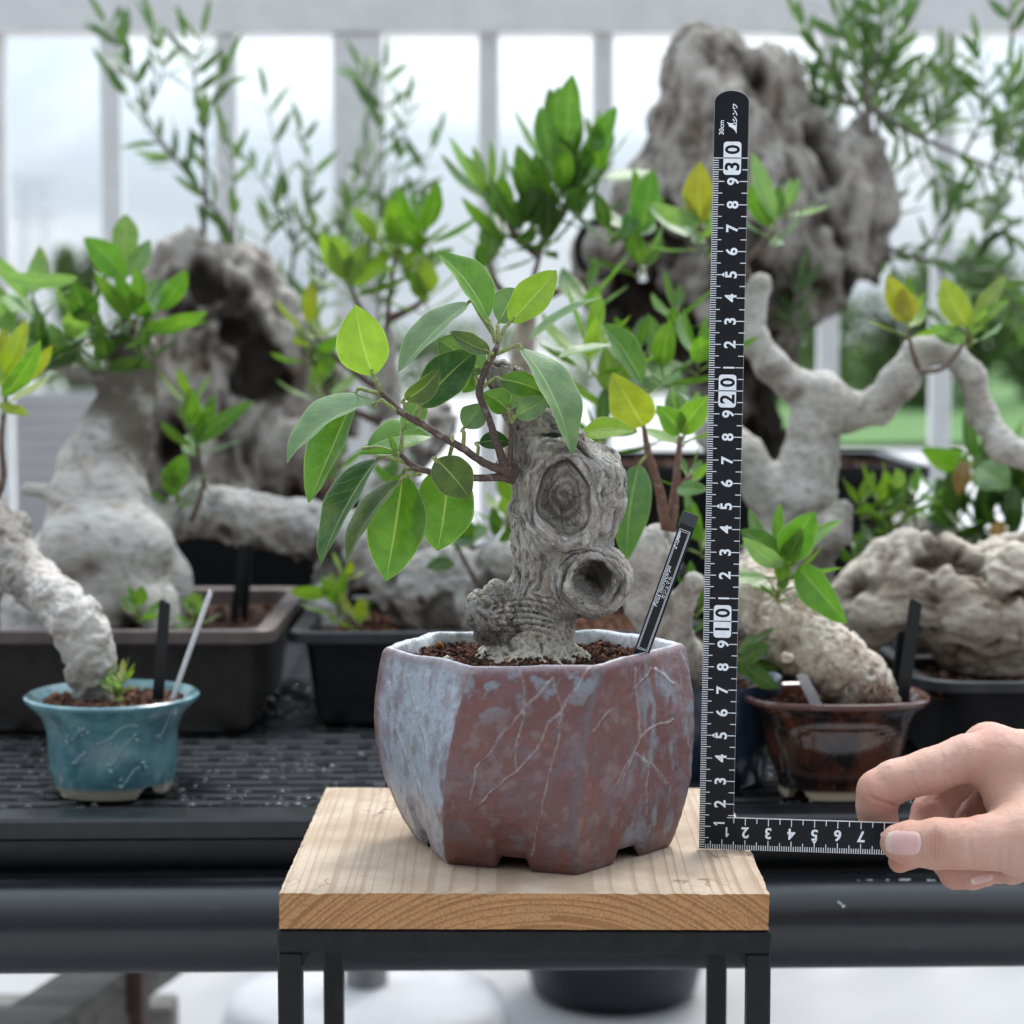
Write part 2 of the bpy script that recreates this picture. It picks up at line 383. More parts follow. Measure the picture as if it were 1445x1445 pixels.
def pot_fn(t):
    col = t.attr('Col', 'Color'); o = t.coord(); ln = t.attr('lines'); n1 = t.noise(o, 160, 6, .62); n2 = t.noise(o, 900, 4, .6); n3 = t.noise(o, 420, 5, .7)
    cc = t.mix(t.math('MULTIPLY', t.step(n1, .52, .72), .08), col, t.mix(.6, col, (.30, .33, .38)))
    cc = t.mix(t.math('MULTIPLY', t.step(n3, .48, .36), .55), cc, t.mix(.7, col, (.08, .04, .04)))
    sp = t.math('SUBTRACT', 1., t.step(t.vor(o, 620), .04, .13)); sp = t.math('MULTIPLY', sp, t.step(t.noise(o, 330, 2), .5, .6))
    cc = t.mix(t.math('MULTIPLY', sp, .55), cc, (.55, .52, .50))
    pit = t.math('SUBTRACT', 1., t.step(t.vor(t.mapping(o, loc=(3, 1, 2)), 380), .05, .16)); pit = t.math('MULTIPLY', pit, t.step(t.noise(o, 210, 2), .54, .62))
    cc = t.mix(t.math('MULTIPLY', pit, .7), cc, (.05, .035, .035)); cc = t.mix(t.math('MULTIPLY', ln, t.math('MULTIPLY_ADD', n3, 1.5, -.45, clamp=True)), cc, (.42, .37, .36))
    h = t.math('ADD', t.math('MULTIPLY', n1, .7), t.math('ADD', t.math('MULTIPLY', n3, .5), t.math('SUBTRACT', t.math('MULTIPLY', ln, .6), t.math('MULTIPLY', pit, .8))))
    return pbsdf(t, Base_Color=cc, Roughness=t.math('MULTIPLY_ADD', n1, .35, .2), Specular_IOR_Level=.5, Normal=t.bump(h, .6, .0012))
M_POT = material('unglazed_blue_red_glaze', pot_fn)
# cedar board: one solid growth-ring texture seen on top as stripes and on the sawn end as arcs
def cedar(top):
    def fn(t):
        o = t.coord(); s = t.new('ShaderNodeSeparateXYZ'); t.set(s, 0, t.mapping(o, (1, 1, 1), loc=(-.012, 0, -.662)))
        wob = t.math('MULTIPLY', t.math('SUBTRACT', t.noise(t.mapping(o, (8, 1.7, 8)), 1., 3, .5), .5), .011)
        r = t.math('SQRT', t.math('ADD', t.math('MULTIPLY', s.outputs[0], s.outputs[0]), t.math('MULTIPLY', s.outputs[2], s.outputs[2])))
        r = t.math('ADD', r, t.math('MULTIPLY', t.noise(t.new('ShaderNodeCombineXYZ', inp={0: t.math('MULTIPLY', r, 130.)}).outputs[0], 1., 3), .011)); ph = t.math('FRACT', t.math('MULTIPLY', t.math('ADD', r, wob), 380.))
        late = t.math('MULTIPLY', t.step(ph, .62 if top else .35, .965), t.step(ph, 1., .965)); n = t.noise(t.mapping(o, (900, 60, 900) if top else (1, 1, 1)), 1. if top else 1100., 4, .6)
        f2 = t.noise(o, 30, 4)
        if top:
            cc = t.mix(t.step(f2, .3, .7), (.35, .26, .18), (.48, .38, .285)); lm = t.math('MULTIPLY', late, t.math('MULTIPLY_ADD', t.noise(t.mapping(o, (30, 6, 30)), 1., 3), 1.2, 0.)); cc = t.mix(t.math('MULTIPLY', t.step(t.noise(t.mapping(o, (20, 9, 20), loc=(2, 2, 2)), 1., 5), .5, .72), .4), cc, (.28, .185, .115)); cc = t.mix(lm, cc, (.25, .165, .11)); cc = t.mix(t.math('MULTIPLY', t.step(n, .5, .75), .3), cc, (.36, .27, .19))
            st = t.math('ABSOLUTE', t.math('SUBTRACT', t.noise(t.mapping(o, (26, 13, 26), loc=(4, 2, 1)), 1., 4, .6), .5)); st = t.math('SUBTRACT', 1., t.step(st, .0, .011)); st = t.math('MULTIPLY', st, t.step(t.noise(t.mapping(o, loc=(7, 1, 0)), 17, 1), .5, .58))
            cc = t.mix(t.math('MULTIPLY', st, .75), cc, (.15, .085, .055))
        else:
            cc = t.mix(late, (.47, .25, .11), (.31, .145, .06)); cc = t.mix(t.math('MULTIPLY', t.step(n, .48, .62), .55), cc, (.20, .095, .042)); cc = t.mix(t.math('MULTIPLY', t.step(f2, .55, .75), .3), cc, (.34, .22, .13))
        h = t.math('ADD', t.math('MULTIPLY', late, .15 if top else .5), n)
        return pbsdf(t, Base_Color=cc, Roughness=.78, Specular_IOR_Level=.25, Normal=t.bump(h, .45, .0007))
    return material('cedar_top' if top else 'cedar_end_grain', fn)
M_CTOP = cedar(True); M_CEND = cedar(False)
M_BLKSTEEL = plain('painted_black_steel', (.010, .010, .011), .5, 0, 120, .3, .12, .0006, .22)
M_RULER = plain('matt_black_anodised', (.008, .009, .012), .5, 0, 300, .1, .03, .0001, .22)
M_RSIDE = plain('bare_steel_edge', (.45, .45, .46), .35, .8)
M_WHITE = plain('white_print', (.80, .82, .86), .6, 0, 400, .06, 0, .0001)
# ================================================================ board and stand
def rotz(V, a, ctr=(0, 0)):
    V = np.array(V, float); x = V[:, 0] - ctr[0]; y = V[:, 1] - ctr[1]; V[:, 0] = ctr[0] + x * math.cos(a) - y * math.sin(a); V[:, 1] = ctr[1] + x * math.sin(a) + y * math.cos(a); return V
BT = .78; FZ = .30        # board top and terrace floor heights
_fl = at(394, 1258, 1); k = (CAMZ - BT) / (CAMZ - _fl[2]); FL = CAM + (_fl - CAM) * k           # front left top corner of the board
_fr = at(1085.5, 1259.5, 1); k = (CAMZ - BT) / (CAMZ - _fr[2]); FR = CAM + (_fr - CAM) * k
_bl = at(468, 1110, 1); k = (CAMZ - BT) / (CAMZ - _bl[2]); BL = CAM + (_bl - CAM) * k
bx = (FR - FL); BW = np.linalg.norm(bx); bx /= BW; by = np.array((-bx[1], bx[0], 0)); BD = (BL - FL) @ by; TH = .0152
print('board', BW, BD, FL, FR, BL)
def bpt(u, v, z): return FL + bx * u + by * v + np.array((0, 0, z))
root = thing('wooden_board', 'square pale cedar board with sawn end grain lying on the black steel stand', 'board', bpt(BW / 2, BD / 2, -TH))
mb = MB(); nu, nv, nz = 90, 90, 8
def grid(fn, a, b, mi, flip=False):
    V = np.array([fn(i / a, j / b) for i in range(a + 1) for j in range(b + 1)]); F = [(i * (b + 1) + j, (i + 1) * (b + 1) + j, (i + 1) * (b + 1) + j + 1, i * (b + 1) + j + 1) for i in range(a) for j in range(b)]
    if flip: F = [q[::-1] for q in F]
    mb.add(V, F, mi)
def edge(P):          # rough sawn edges and a slightly uneven top
    P = P.copy(); q = P * 1.0
    u = (P - FL) @ bx; v = (P - FL) @ by; z = P[:, 2] - BT
    de = np.minimum(np.minimum(u, BW - u), np.minimum(v, BD - v)); top = z > -.004
    rg = fbm(np.stack((u * 160, v * 160, z * 0 + 3), 1), 3)
    dz = np.where(top & (de < .0022), -.0005 - .0007 * (rg > .1) * np.abs(rg), 0) + np.where(top, .00025 * perlin(np.stack((u * 60, v * 12, u * 0), 1)), 0)
    P[:, 2] += dz; w = .0005 * fbm(np.stack((u * 90, v * 90, z * 300), 1), 3)
    P += np.where(v < .0005, w - .0004, 0)[:, None] * by + np.where(u < .0005, w, 0)[:, None] * bx - np.where(u > BW - .0005, w, 0)[:, None] * bx
    return P
grid(lambda a, b: bpt(a * BW, b * BD, 0), nu * 2, nv, 0)
grid(lambda a, b: bpt(a * BW, 0, -TH * (1 - b)), nu * 2, nz, 1); grid(lambda a, b: bpt(a * BW, BD, -TH * (1 - b)), 60, nz, 1, True)
grid(lambda a, b: bpt(0, a * BD, -TH * (1 - b)), nv, nz, 0, True); grid(lambda a, b: bpt(BW, a * BD, -TH * (1 - b)), nv, nz, 0)
grid(lambda a, b: bpt(a * BW, b * BD, -TH), 2, 2, 0, True)
mb.v = [edge(v) for v in mb.v]; o = mb.build('plank', [M_CTOP, M_CEND], root, smooth=False)
root = thing('metal_stand', 'narrow black square tube stand with four legs under the cedar board', 'stand', bpt(BW / 2, BD / 2, FZ - BT))
T_ = .0098; zt = BT - TH - .0006; mb = MB()
def sM(V): return FL + np.outer(V[:, 0], bx) + np.outer(V[:, 1], by) + np.outer(V[:, 2], (0, 0, 1)) * 1.0 - np.array((0, 0, FL[2]))
x0, x1, y0, y1 = -.0012, BW + .0012, .0005, BD - .002
mb.bbox((x0, y0, zt - T_), (x1, y0 + T_, zt), .0008, M=sM); mb.bbox((x0, y1 - T_, zt - T_), (x1, y1, zt), .0008, M=sM)
mb.bbox((x0, y0 + T_, zt - T_ + .0004), (x0 + T_, y1 - T_, zt - .0004), .0008, M=sM); mb.bbox((x1 - T_, y0 + T_, zt - T_ + .0004), (x1, y1 - T_, zt - .0004), .0008, M=sM)
mb.build('top_frame', M_BLKSTEEL, root, smooth=False)
for xa in (x0, x1 - T_):
    for ya in (y0, y1 - T_):
        mb = MB(); mb.bbox((xa + .0001, ya + .0001, FZ), (xa + T_ - .0001, ya + T_ - .0001, zt - T_ - .0001), .0008, M=sM); mb.build('leg', M_BLKSTEEL, root, smooth=False)
for xa, s in ((x0 + T_, 1), (x1 - T_, -1)):
    mb = MB(); V = [(xa, y0 + .002, zt - T_), (xa + s * .004, y0 + .002, zt - T_), (xa, y0 + .002, zt - T_ - .006), (xa, y0 + .008, zt - T_), (xa + s * .004, y0 + .008, zt - T_), (xa, y0 + .008, zt - T_ - .006)]
    mb.add(sM(np.array(V)), [(0, 1, 2), (3, 5, 4), (0, 3, 4, 1), (1, 4, 5, 2), (0, 2, 5, 3)]); mb.build('gusset', M_BLKSTEEL, root, smooth=False)
for ya in (y0 + .001, y1 - T_ + .001): mb = MB(); mb.bbox((x0 + T_, ya, FZ + .06), (x1 - T_, ya + T_ - .002, FZ + .06 + T_), .0008, M=sM); mb.build('stretcher', M_BLKSTEEL, root, smooth=False)
# ================================================================ hexagonal pot (cm above the board)
KEYS = [(0., [(-4.45, 1.1), (-2.8, -4.0), (2.7, -5.95), (7.0, -.9), (4.4, 4.1), (-1.9, 4.7)]),
        (4.6, [(-6.1, .6), (-2.68, -6.35), (2.75, -6.2), (8.05, -.5), (5.2, 5.2), (-2.9, 5.4)]),
        (8.7, [(-5.62, -.7), (-1.65, -6.0), (3.8, -5.6), (7.72, 1.2), (4.2, 5.2), (-3.9, 4.4)])]
PS = -.9; KEYS = [(a_, [(x_, y_ + PS) for x_, y_ in b_]) for a_, b_ in KEYS]; PH = 8.7; NF = 84; NA = NF * 6; NL = 130
def hexa(z):
    z0, z1, z2 = (k_[0] for k_ in KEYS); a = (z - z1) * (z - z2) / ((z0 - z1) * (z0 - z2)); b = (z - z0) * (z - z2) / ((z1 - z0) * (z1 - z2)); e = (z - z0) * (z - z1) / ((z2 - z0) * (z2 - z1))
    return a * np.array(KEYS[0][1]) + b * np.array(KEYS[1][1]) + e * np.array(KEYS[2][1])
def ring(z, inset=0.):
    H = hexa(z); t = np.linspace(0, 1, NF, endpoint=False)[:, None]
    P = np.concatenate([H[i] * (1 - t) + H[(i + 1) % 6] * t for i in range(6)])
    g = np.exp(-.5 * (np.arange(-22, 23) / 2.6) ** 2); g /= g.sum()
    P = np.stack([np.convolve(np.concatenate((P[-22:, i], P[:, i], P[:22, i])), g, 'valid') for i in (0, 1)], 1)
    ctr = P.mean(0); d = P - ctr; rr = np.linalg.norm(d, axis=1)[:, None]; return ctr + d * (rr - inset) / rr
tt = (np.arange(NA) % NF) / NF; fac = np.arange(NA) // NF
zb = .55 * np.clip((.14 - np.abs(tt - .52)) / .045, 0, 1)
Vp = []; lev = []
for s in np.linspace(0, 1, NL):
    z = s * PH; P = ring(z); ins = .13 * np.clip(1 - z / .5, 0, 1) ** 2 + .10 * np.clip((z - PH + .22) / .22, 0, 1) ** 2
    P = ring(z, ins); Vp.append(np.column_stack((P, zb + s * (PH - zb)))); lev.append(np.full(NA, s))
for ins, z in ((.22, PH + .03), (.36, PH + .01), (.46, PH - .12), (.52, PH - .5), (.58, PH - 1.0), (.7, PH - 2.2)):
    Vp.append(np.column_stack((ring(z, ins), np.full(NA, z)))); lev.append(np.full(NA, 1.2))
Vp = np.concatenate(Vp); lev = np.concatenate(lev); NR = len(Vp) // NA
POTY = 0.0
W = Vp.copy(); W[:, 2] += BT * 100
F = np.array([(i * NA + j, i * NA + (j + 1) % NA, (i + 1) * NA + (j + 1) % NA, (i + 1) * NA + j) for i in range(NR - 1) for j in range(NA)])
N = vnorm(W, F); W += N * (.05 * fbm(W * .55, 3) + .018 * fbm(W * 2.2, 3))[:, None] * np.where((lev < .03), .2, 1)[:, None]
# rim wave
W[:, 2] += np.where(lev > .9, .09 * perlin(W * .3 + 4), 0)
px = proj(W / 100); fi = np.tile(fac, NR); ft = np.tile(tt, NR)
n1 = fbm(W * .55 + 3, 4); n2 = fbm(W * 1.3 + 8, 4); n3 = fbm(W * np.array((1.6, 1.6, .5)), 4)
RED = np.array((.132, .052, .047)); PUR = np.array((.15, .068, .072)); BLU = np.array((.27, .305, .35)); GRY = np.array((.20, .175, .18)); ORG = np.array((.158, .062, .048)); DK = np.array((.075, .06, .068))
def mixc(a, b, f): f = np.clip(f, 0, 1)[:, None]; return a * (1 - f) + b * f
colr = mixc(np.broadcast_to(RED, W.shape), PUR, sst(-.2, .5, n1)); colr = mixc(colr, ORG, sst(.1, .6, fbm(W * .5 + 31, 3)) * .8)
colr = mixc(colr, GRY, sst(.15, .5, n2) * .4)
blue_r = sst(.25, .55, n2 + .25 * sst(.75, 1., lev) + .1) * (fi == 1) * sst(.72, .98, lev + .1 * n1)
blue_3 = sst(.15, .55, n3 + .02) * (fi == 2) * sst(.35, .55, ft)
colr = mixc(colr, BLU * .72, np.maximum(blue_r * .85, blue_3 * .75))
lf = (fi == 0) * sst(.03, .2, ft + .1 * n1) * sst(1.03, .93, ft + .09 * n2)
colr = mixc(colr, mixc(np.broadcast_to(BLU, W.shape), np.array((.21, .235, .27)), .6 * sst(-.1, .5, n2)), lf * (1 - .45 * sst(.2, .6, n3)))
lowp = lf * sst(.34, .2, lev + .05 * n1); colr = mixc(colr, np.array((.36, .34, .345)), lowp * .6)
seam = np.minimum(np.abs(ft - 0), np.abs(ft - 1)) * np.where(np.isin(fi, (1, 2)), 1, 9); seam = np.where((fi == 1) & (ft < .5), 9, np.where((fi == 2) & (ft > .5), 9, seam))
colr = mixc(colr, DK * 1.3, sst(.06, .0, seam + .02 * n2) * .75)
colr = mixc(colr, DK * 1.6, sst(.2, .6, fbm(W * .35 + 50, 3)) * (fi > 0) * .55 * sst(.6, .3, lev))
rim = sst(.955, .985, lev + .008 * n2) * (lev < 1.01); colr = mixc(colr, np.array((.20, .13, .145)), rim * .7)
inn = (lev > 1.01); colr[inn] = mixc(np.broadcast_to(np.array((.72, .75, .77)), W.shape), np.array((.30, .36, .36)), sst(.1, .6, n2))[inn]
edge_ = (np.arange(len(W)) // NA == NL); colr[edge_] = mixc(colr, np.array((.40, .36, .40)), np.full(len(W), .7))[edge_]; colr = mixc(colr, DK * 1.4, sst(.15, .55, fbm(W * 1.1 + 77, 4)) * (lev < 1.0) * .45)
PL = [([(728, 943), (740, 975), (738, 1012), (728, 1045), (728, 1085)], 2.2), ([(780, 958), (757, 985), (737, 1001), (700, 1050), (673, 1078), (663, 1130)], 3.), ([(828, 945), (815, 973), (775, 1018), (758, 1058), (730, 1087), (676, 1133)], 3.), ([(780, 955), (791, 995), (786, 1050), (772, 1110), (750, 1210)], 2.),
      ([(897, 945), (900, 1000), (903, 1042), (896, 1055), (880, 1100)], 2.4), ([(950, 1015), (920, 1027), (902, 1042), (868, 1110)], 2.6), ([(893, 1062), (920, 1080), (940, 1108)], 3.), ([(918, 943), (902, 965)], 2.), ([(925, 945), (950, 965)], 2.4), ([(862, 1003), (835, 1032)], 2.), ([(913, 1075), (912, 1150)], 2.),
      ([(547, 965), (560, 1030), (580, 1090)], 2.4), ([(575, 955), (600, 1040), (608, 1120)], 2.2), ([(592, 1000), (575, 1080)], 1.6), ([(583, 1080), (600, 1140)], 1.6)]
ln = np.zeros(len(W)); wig = np.stack((perlin(W * 1.1), perlin(W * 1.1 + 40)), 1) * 3.5
front = (N @ np.array((0, -1, 0)) > -.15) & (lev < 1.0)
for pts, w in PL:
    d, t_ = polydist(px + wig, pts); ww = w * (.55 + .5 * perlin(np.column_stack((t_ * 5 + w, t_ * 0, t_ * 0))) + .3); ln = np.maximum(ln, sst(1, .45, d / np.maximum(ww, .6)) * front)
W = W + N * (ln * .03)[:, None]
cen = np.array([[1.2, -.2, BT * 100 + .5]]); nW = len(W); W2 = np.vstack((W, cen))
rootpot = thing('bonsai_pot', 'handmade six sided red brown and pale blue glazed pot on the cedar board', 'flower pot', (0.012, 0, BT))
POT = rawmesh('pot_body', W / 100, F, M_POT, rootpot, {'lines': ln}, colr)
mb = MB(); b0 = W[:NA].copy(); b1 = b0.copy(); b1[:, 2] = BT * 100 + .56; c0 = b0.mean(0); b1[:, :2] = c0[:2] + (b1[:, :2] - c0[:2]) * .9
mb.add(np.vstack((b0, b1)) / 100, [(j, j + NA, (j + 1) % NA + NA, (j + 1) % NA) for j in range(NA)] + [tuple(NA + j for j in range(NA))], col=(.10, .05, .04)); mb.build('pot_underside', M_SOIL, rootpot, smooth=False)
# soil in the pot: a bed of granules
SOILZ = BT * 100 + 8.05
ico_v = None
def icos():
    g = (1 + 5 ** .5) / 2; V = np.array([(-1, g, 0), (1, g, 0), (-1, -g, 0), (1, -g, 0), (0, -1, g), (0, 1, g), (0, -1, -g), (0, 1, -g), (g, 0, -1), (g, 0, 1), (-g, 0, -1), (-g, 0, 1)], float)
    V /= np.linalg.norm(V[0]); F = [(0, 11, 5), (0, 5, 1), (0, 1, 7), (0, 7, 10), (0, 10, 11), (1, 5, 9), (5, 11, 4), (11, 10, 2), (10, 7, 6), (7, 1, 8), (3, 9, 4), (3, 4, 2), (3, 2, 6), (3, 6, 8), (3, 8, 9), (4, 9, 5), (2, 4, 11), (6, 2, 10), (8, 6, 7), (9, 8, 1)]
    F = np.array(F); W_ = V.tolist(); cache = {}; out = []
    def mid(a, b):
        k_ = (min(a, b), max(a, b))
        if k_ not in cache: m = (np.array(W_[a]) + np.array(W_[b])); cache[k_] = len(W_); W_.append((m / np.linalg.norm(m)).tolist())
        return cache[k_]
    for a, b, e in F: ab, be, ea = mid(a, b), mid(b, e), mid(e, a); out += [(a, ab, ea), (b, be, ab), (e, ea, be), (ab, be, ea)]
    return V, F, np.array(W_), np.array(out)
IV0, IF0, IV, IF = icos()
def granules(mb, pts, rad, cols, hi=True, seed=3):
    r_ = np.random.default_rng(seed); V0, F0 = (IV, IF) if hi else (IV0, IF0)
    for p, r0, cc in zip(pts, rad, cols):
        s_ = r0 * r_.uniform(.7, 1.25, 3); A = np.linalg.qr(r_.normal(size=(3, 3)))[0]; V = V0 * (1 + .22 * r_.normal(size=(len(V0), 1)) * .8); mb.add(p + (V * s_) @ A.T, F0, 0, None, cc)
RIN = ring(8.1, .5); ctrp = RIN.mean(0)
def soilh(x, y): return SOILZ + .35 * np.exp(-((x - .7) ** 2 + (y - .4 - PS) ** 2) / 9.) + .12 * np.sin(x * 1.7) * np.sin(y * 2 + 1)
mb = MB(); pts = []; rad = []; cols = []; r_ = np.random.default_rng(9)
ang = np.arctan2(RIN[:, 1] - ctrp[1], RIN[:, 0] - ctrp[0]); rr_ = np.linalg.norm(RIN - ctrp, axis=1); od = np.argsort(ang); ang, rr_ = ang[od], rr_[od]
SC = np.array([(.10, .045, .032), (.075, .038, .03), (.14, .062, .042), (.05, .03, .026), (.18, .085, .05)])
for _ in range(4200):
    a = r_.uniform(-math.pi, math.pi); q = np.sqrt(r_.uniform(0, 1)) * .99; R_ = np.interp(a, ang, rr_, period=2 * math.pi) * q
    x = ctrp[0] + R_ * math.cos(a); y = ctrp[1] + R_ * math.sin(a)
    if (x - .8) ** 2 + (y - .6 - PS) ** 2 < 2.6: continue
    pts.append(np.array((x, y, soilh(x, y) + r_.uniform(-.08, .12))) / 100); rad.append(r_.choice([.0006, .0008, .0011, .0014], p=[.3, .35, .25, .1])); cols.append(SC[r_.integers(5)] * r_.uniform(.7, 1.2))
granules(mb, pts, rad, cols, False)
th = np.linspace(0, 2 * math.pi, 64, endpoint=False); rr2 = np.interp(th, ang, rr_, period=2 * math.pi) * 1.03
mb.add(np.vstack((np.column_stack((ctrp[0] + rr2 * np.cos(th), ctrp[1] + rr2 * np.sin(th), np.full(64, SOILZ - .1))) / 100, [[ctrp[0] / 100, ctrp[1] / 100, (SOILZ + .2) / 100]])), [(j, (j + 1) % 64, 64) for j in range(64)], col=(.06, .03, .025))
tag(mb.build('soil', M_SOIL, None, smooth=False), 'dark red brown granular soil filling the six sided pot', 'soil', kind='stuff')
for (qx, qy, r0, cc, lb) in ((632, 930, .19, (.62, .56, .45), 'cream pebble at the front left of the soil in the six sided pot'), (719, 934, .2, (.55, .30, .12), 'orange pebble at the foot of the pale root in the six sided pot'), (733, 931, .19, (.58, .50, .38), 'beige pebble right of the orange one in the six sided pot'), (655, 904, .17, (.36, .31, .22), 'olive tan pebble beside the knob of the trunk'), (620, 912, .18, (.26, .09, .03), 'rust brown pebble at the left end of the soil'), (636, 910, .2, (.05, .045, .045), 'black pebble at the left rear of the soil')):
    q = at(qx, qy, 1) - CAM; kz = (CAMZ - (SOILZ + .22) / 100) / (-q[2]); P = CAM + q * kz; mb = MB(); granules(mb, [P], [r0 / 100], [cc], True, int(qx)); tag(mb.build('pebble', M_SOIL, None), lb, 'pebble')
# ================================================================ the bonsai
TREE = thing('bonsai_tree', 'small fig bonsai with a stout grey knobbly trunk in the six sided pot', 'bonsai', c(750, 925, -.4) / 100)
S = Sculpt(.05, .45); Y0 = .5
def q(x, y, Y=Y0): return c(x, y, Y + PS)
S.chain([(q(748, 925), 2.05), (q(752, 885), 1.66), (q(768, 850), 1.58), (q(795, 795), 1.98), (q(797, 742), 2.12), (q(806, 690), 2.12)])
S.chain([(q(800, 680), 1.95), (q(768, 612, .6), 1.42), (q(740, 565, .7), .95), (q(708, 530, .7), .62)], .4)
S.ell(q(836, 818, -.1), (1.3, 1.5, 1.45)).ell(q(846, 690, .3), (.95, 1.5, 1.5)).ell(q(840, 660, .3), (.95, 1.2, .9)).ell(q(743, 668, .3), (.7, 1.2, 1.3)).cap(q(742, 720, .3), .75, q(745, 790, .2), .7)
S.ell(q(712, 664, -.2), (.42, .5, .5), k=.3)
S.chain([(q(702, 840, -.5), .72), (q(688, 862, -.7), .98), (q(690, 888, -.6), .72)], .25)
S.ell(q(748, 933, .1), (2.45, 2.2, .85), k=.3).ell(q(812, 928, -.2), (.55, .7, .35), k=.25).ell(q(826, 932, -.3), (.3, .4, .2), k=.15).ell(q(700, 934, -.4), (.7, .8, .35), k=.25)
S.tor(q(798, 697, -1.3), (.12, -1, .1), 1.34, 1.86, .60, .35).tor(q(836, 820, -1.15), (.35, -1, -.15), 1.0, .84, .50, .6).ell(q(840, 822, -.5), (1.35, 1.2, 1.3), k=.6).ell(q(868, 806, -.6), (.6, 1.0, .8), k=.5)
S.ell(q(852, 668, -.2), (.8, 1.4, .9), k=.4).ell(q(770, 640, -.6), (.7, .9, .9), k=.4).ell(q(760, 760, -.5), (.7, 1.2, 1.0), k=.5)
S.ell(q(798, 699, -2.25), (1.0, 1.15, 1.46), k=.15, sub=True); S.ell(q(838, 817, -2.0), (.78, 1.75, .66), [[.86, 0, .5], [0, 1, 0], [-.5, 0, .86]], k=.35, sub=True); S.ell(q(822, 834, -.75), (.62, .5, .5), k=.3)
S.ell(q(655, 870, -1.0), (.22, .5, .5), k=.12, sub=True); S.ell(q(716, 535, .2), (.25, .6, .18), k=.1, sub=True); S.ell(q(700, 545, .2), (.2, .6, .22), k=.1, sub=True); S.ell(q(745, 590, -.9), (.5, .5, .12), k=.15, sub=True); S.ell(q(770, 617, -1.0), (.7, .4, .12), k=.15, sub=True)
V, F = S.mesh(zmin=SOILZ - .5, smooth=1); N = vnorm(V, F); PX = proj(V / 100)
wz = perlin(V * .8 + 70); dy1 = (PX[:, 1] - 698) / 51; w1 = np.sqrt(((PX[:, 0] - 798 - 5 * dy1) / (36 + 3 * dy1)) ** 2 + dy1 ** 2) + .06 * wz; w2 = np.hypot(PX[:, 0] - 835, PX[:, 1] - 822) / 30
fr = N[:, 1] < .3
qd = np.minimum(w1, w2 * .95); wa = fbm(V * .9, 3)
grain = 1.1 * ridge(np.column_stack((qd * 2.6 + wa * .9, V[:, 0] * .3, V[:, 2] * .3)), 2) - .5 + .5 * perlin(np.column_stack((qd * 15 + wa * 2, V[:, 0] * .8, V[:, 2] * .6)))
vert = 1.1 * ridge(np.column_stack((V[:, 0] * 1.9 + .9 * wa + V[:, 2] * .35, V[:, 1] * 1.9, V[:, 2] * .35)), 3) - .45
near = sst(2.6, 1.2, qd) * fr; g_ = grain * near + vert * (1 - near)
neck = sst(1.25, 1.5, w2) * sst(800, 775, PX[:, 0]) * sst(835, 850, PX[:, 1] + .1 * (PX[:, 0] - 750)) * sst(903, 890, PX[:, 1]) * sst(690, 705, PX[:, 0])
yy = PX[:, 1] - .012 * (PX[:, 0] - 740) ** 2 * .12 - .18 * np.maximum(0, PX[:, 0] - 745)
wr = ridge(np.column_stack((V[:, 0] * .25, V[:, 1] * .25, yy * .085 + wa * .25)), 2)
fold = .17 * (np.abs(np.sin(yy * .36 + wa * 1.2 + 1.2 * perlin(V * .5))) ** .7 - .5)
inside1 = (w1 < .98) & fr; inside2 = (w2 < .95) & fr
crack = np.zeros(len(V)); wig = np.stack((perlin(V * 2.5), perlin(V * 2.5 + 9)), 1) * 3
for pts, w in (([(787, 697), (800, 697), (815, 703), (826, 698)], 1.6), ([(789, 676), (786, 697), (775, 712), (768, 707)], 1.4), ([(786, 697), (792, 715), (793, 740)], 1.5), ([(800, 697), (806, 715), (822, 728)], 1.4), ([(765, 690), (786, 694)], 1.3), ([(770, 730), (792, 722), (812, 738)], 1.2), ([(786, 697), (778, 680), (780, 660)], 1.1), ([(812, 703), (820, 720)], 1.2), ([(780, 658), (800, 655), (815, 668)], 1.3)):
    d, _ = polydist(PX + wig * .6, pts); crack = np.maximum(crack, sst(w * 1.1, w * .25, d + 1.2 * np.abs(perlin(V * 6))) * .8 * inside1)
rimc_shade = sst(.10, .02, np.abs(w1 - .97 - .03 * wa)) * fr * (.55 + .45 * sst(-.6, .5, -dy1 + .8 * wz)); rimc2 = sst(.16, .04, np.abs(w2 - .78 - .12 * wa)) * fr * .25  # rim crack, darker along its upper edge as painted shade
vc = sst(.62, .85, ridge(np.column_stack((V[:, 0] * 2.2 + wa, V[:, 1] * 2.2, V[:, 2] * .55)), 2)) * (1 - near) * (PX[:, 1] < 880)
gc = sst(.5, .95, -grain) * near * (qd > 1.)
knob = (PX[:, 0] < 712) & (PX[:, 1] > 825) & (PX[:, 1] < 912)
disp = .15 * g_ * (1 - .75 * inside1) + .13 * fbm(V * .62 + 5, 3) + neck * fold + .03 * fbm(V * 3, 3) - .05 * crack - .07 * rimc_shade - .06 * gc - .06 * vc + inside1 * .03 * np.sin(w1 * 22 + 3 * wa)
disp += knob * .06 * fbm(V * 2.0 + 9, 3); disp += np.where(PX[:, 1] < 615, .17 * ridge(np.column_stack((V[:, 0] * 2.2 + V[:, 2] * 1.1, V[:, 1] * 2.2, V[:, 2] * .6 - V[:, 0] * .5)), 3) - .04, 0)
lines = np.clip(sst(.05, -.55, g_) * .95 + neck * sst(.35, .05, np.abs(np.sin(yy * .36 + wa * 1.2 + 1.2 * perlin(V * .5)))) * .9, 0, 1)  # dark bark grooves, deepened in colour to add relief shade
pale = sst(880, 898, PX[:, 1] + 5 * wa + .06 * (PX[:, 0] - 740)) * sst(668, 690, PX[:, 0]) * (1 - knob) ; pale = np.clip(pale + .45 * neck * sst(.0, .5, wa + .3), 0, 1)
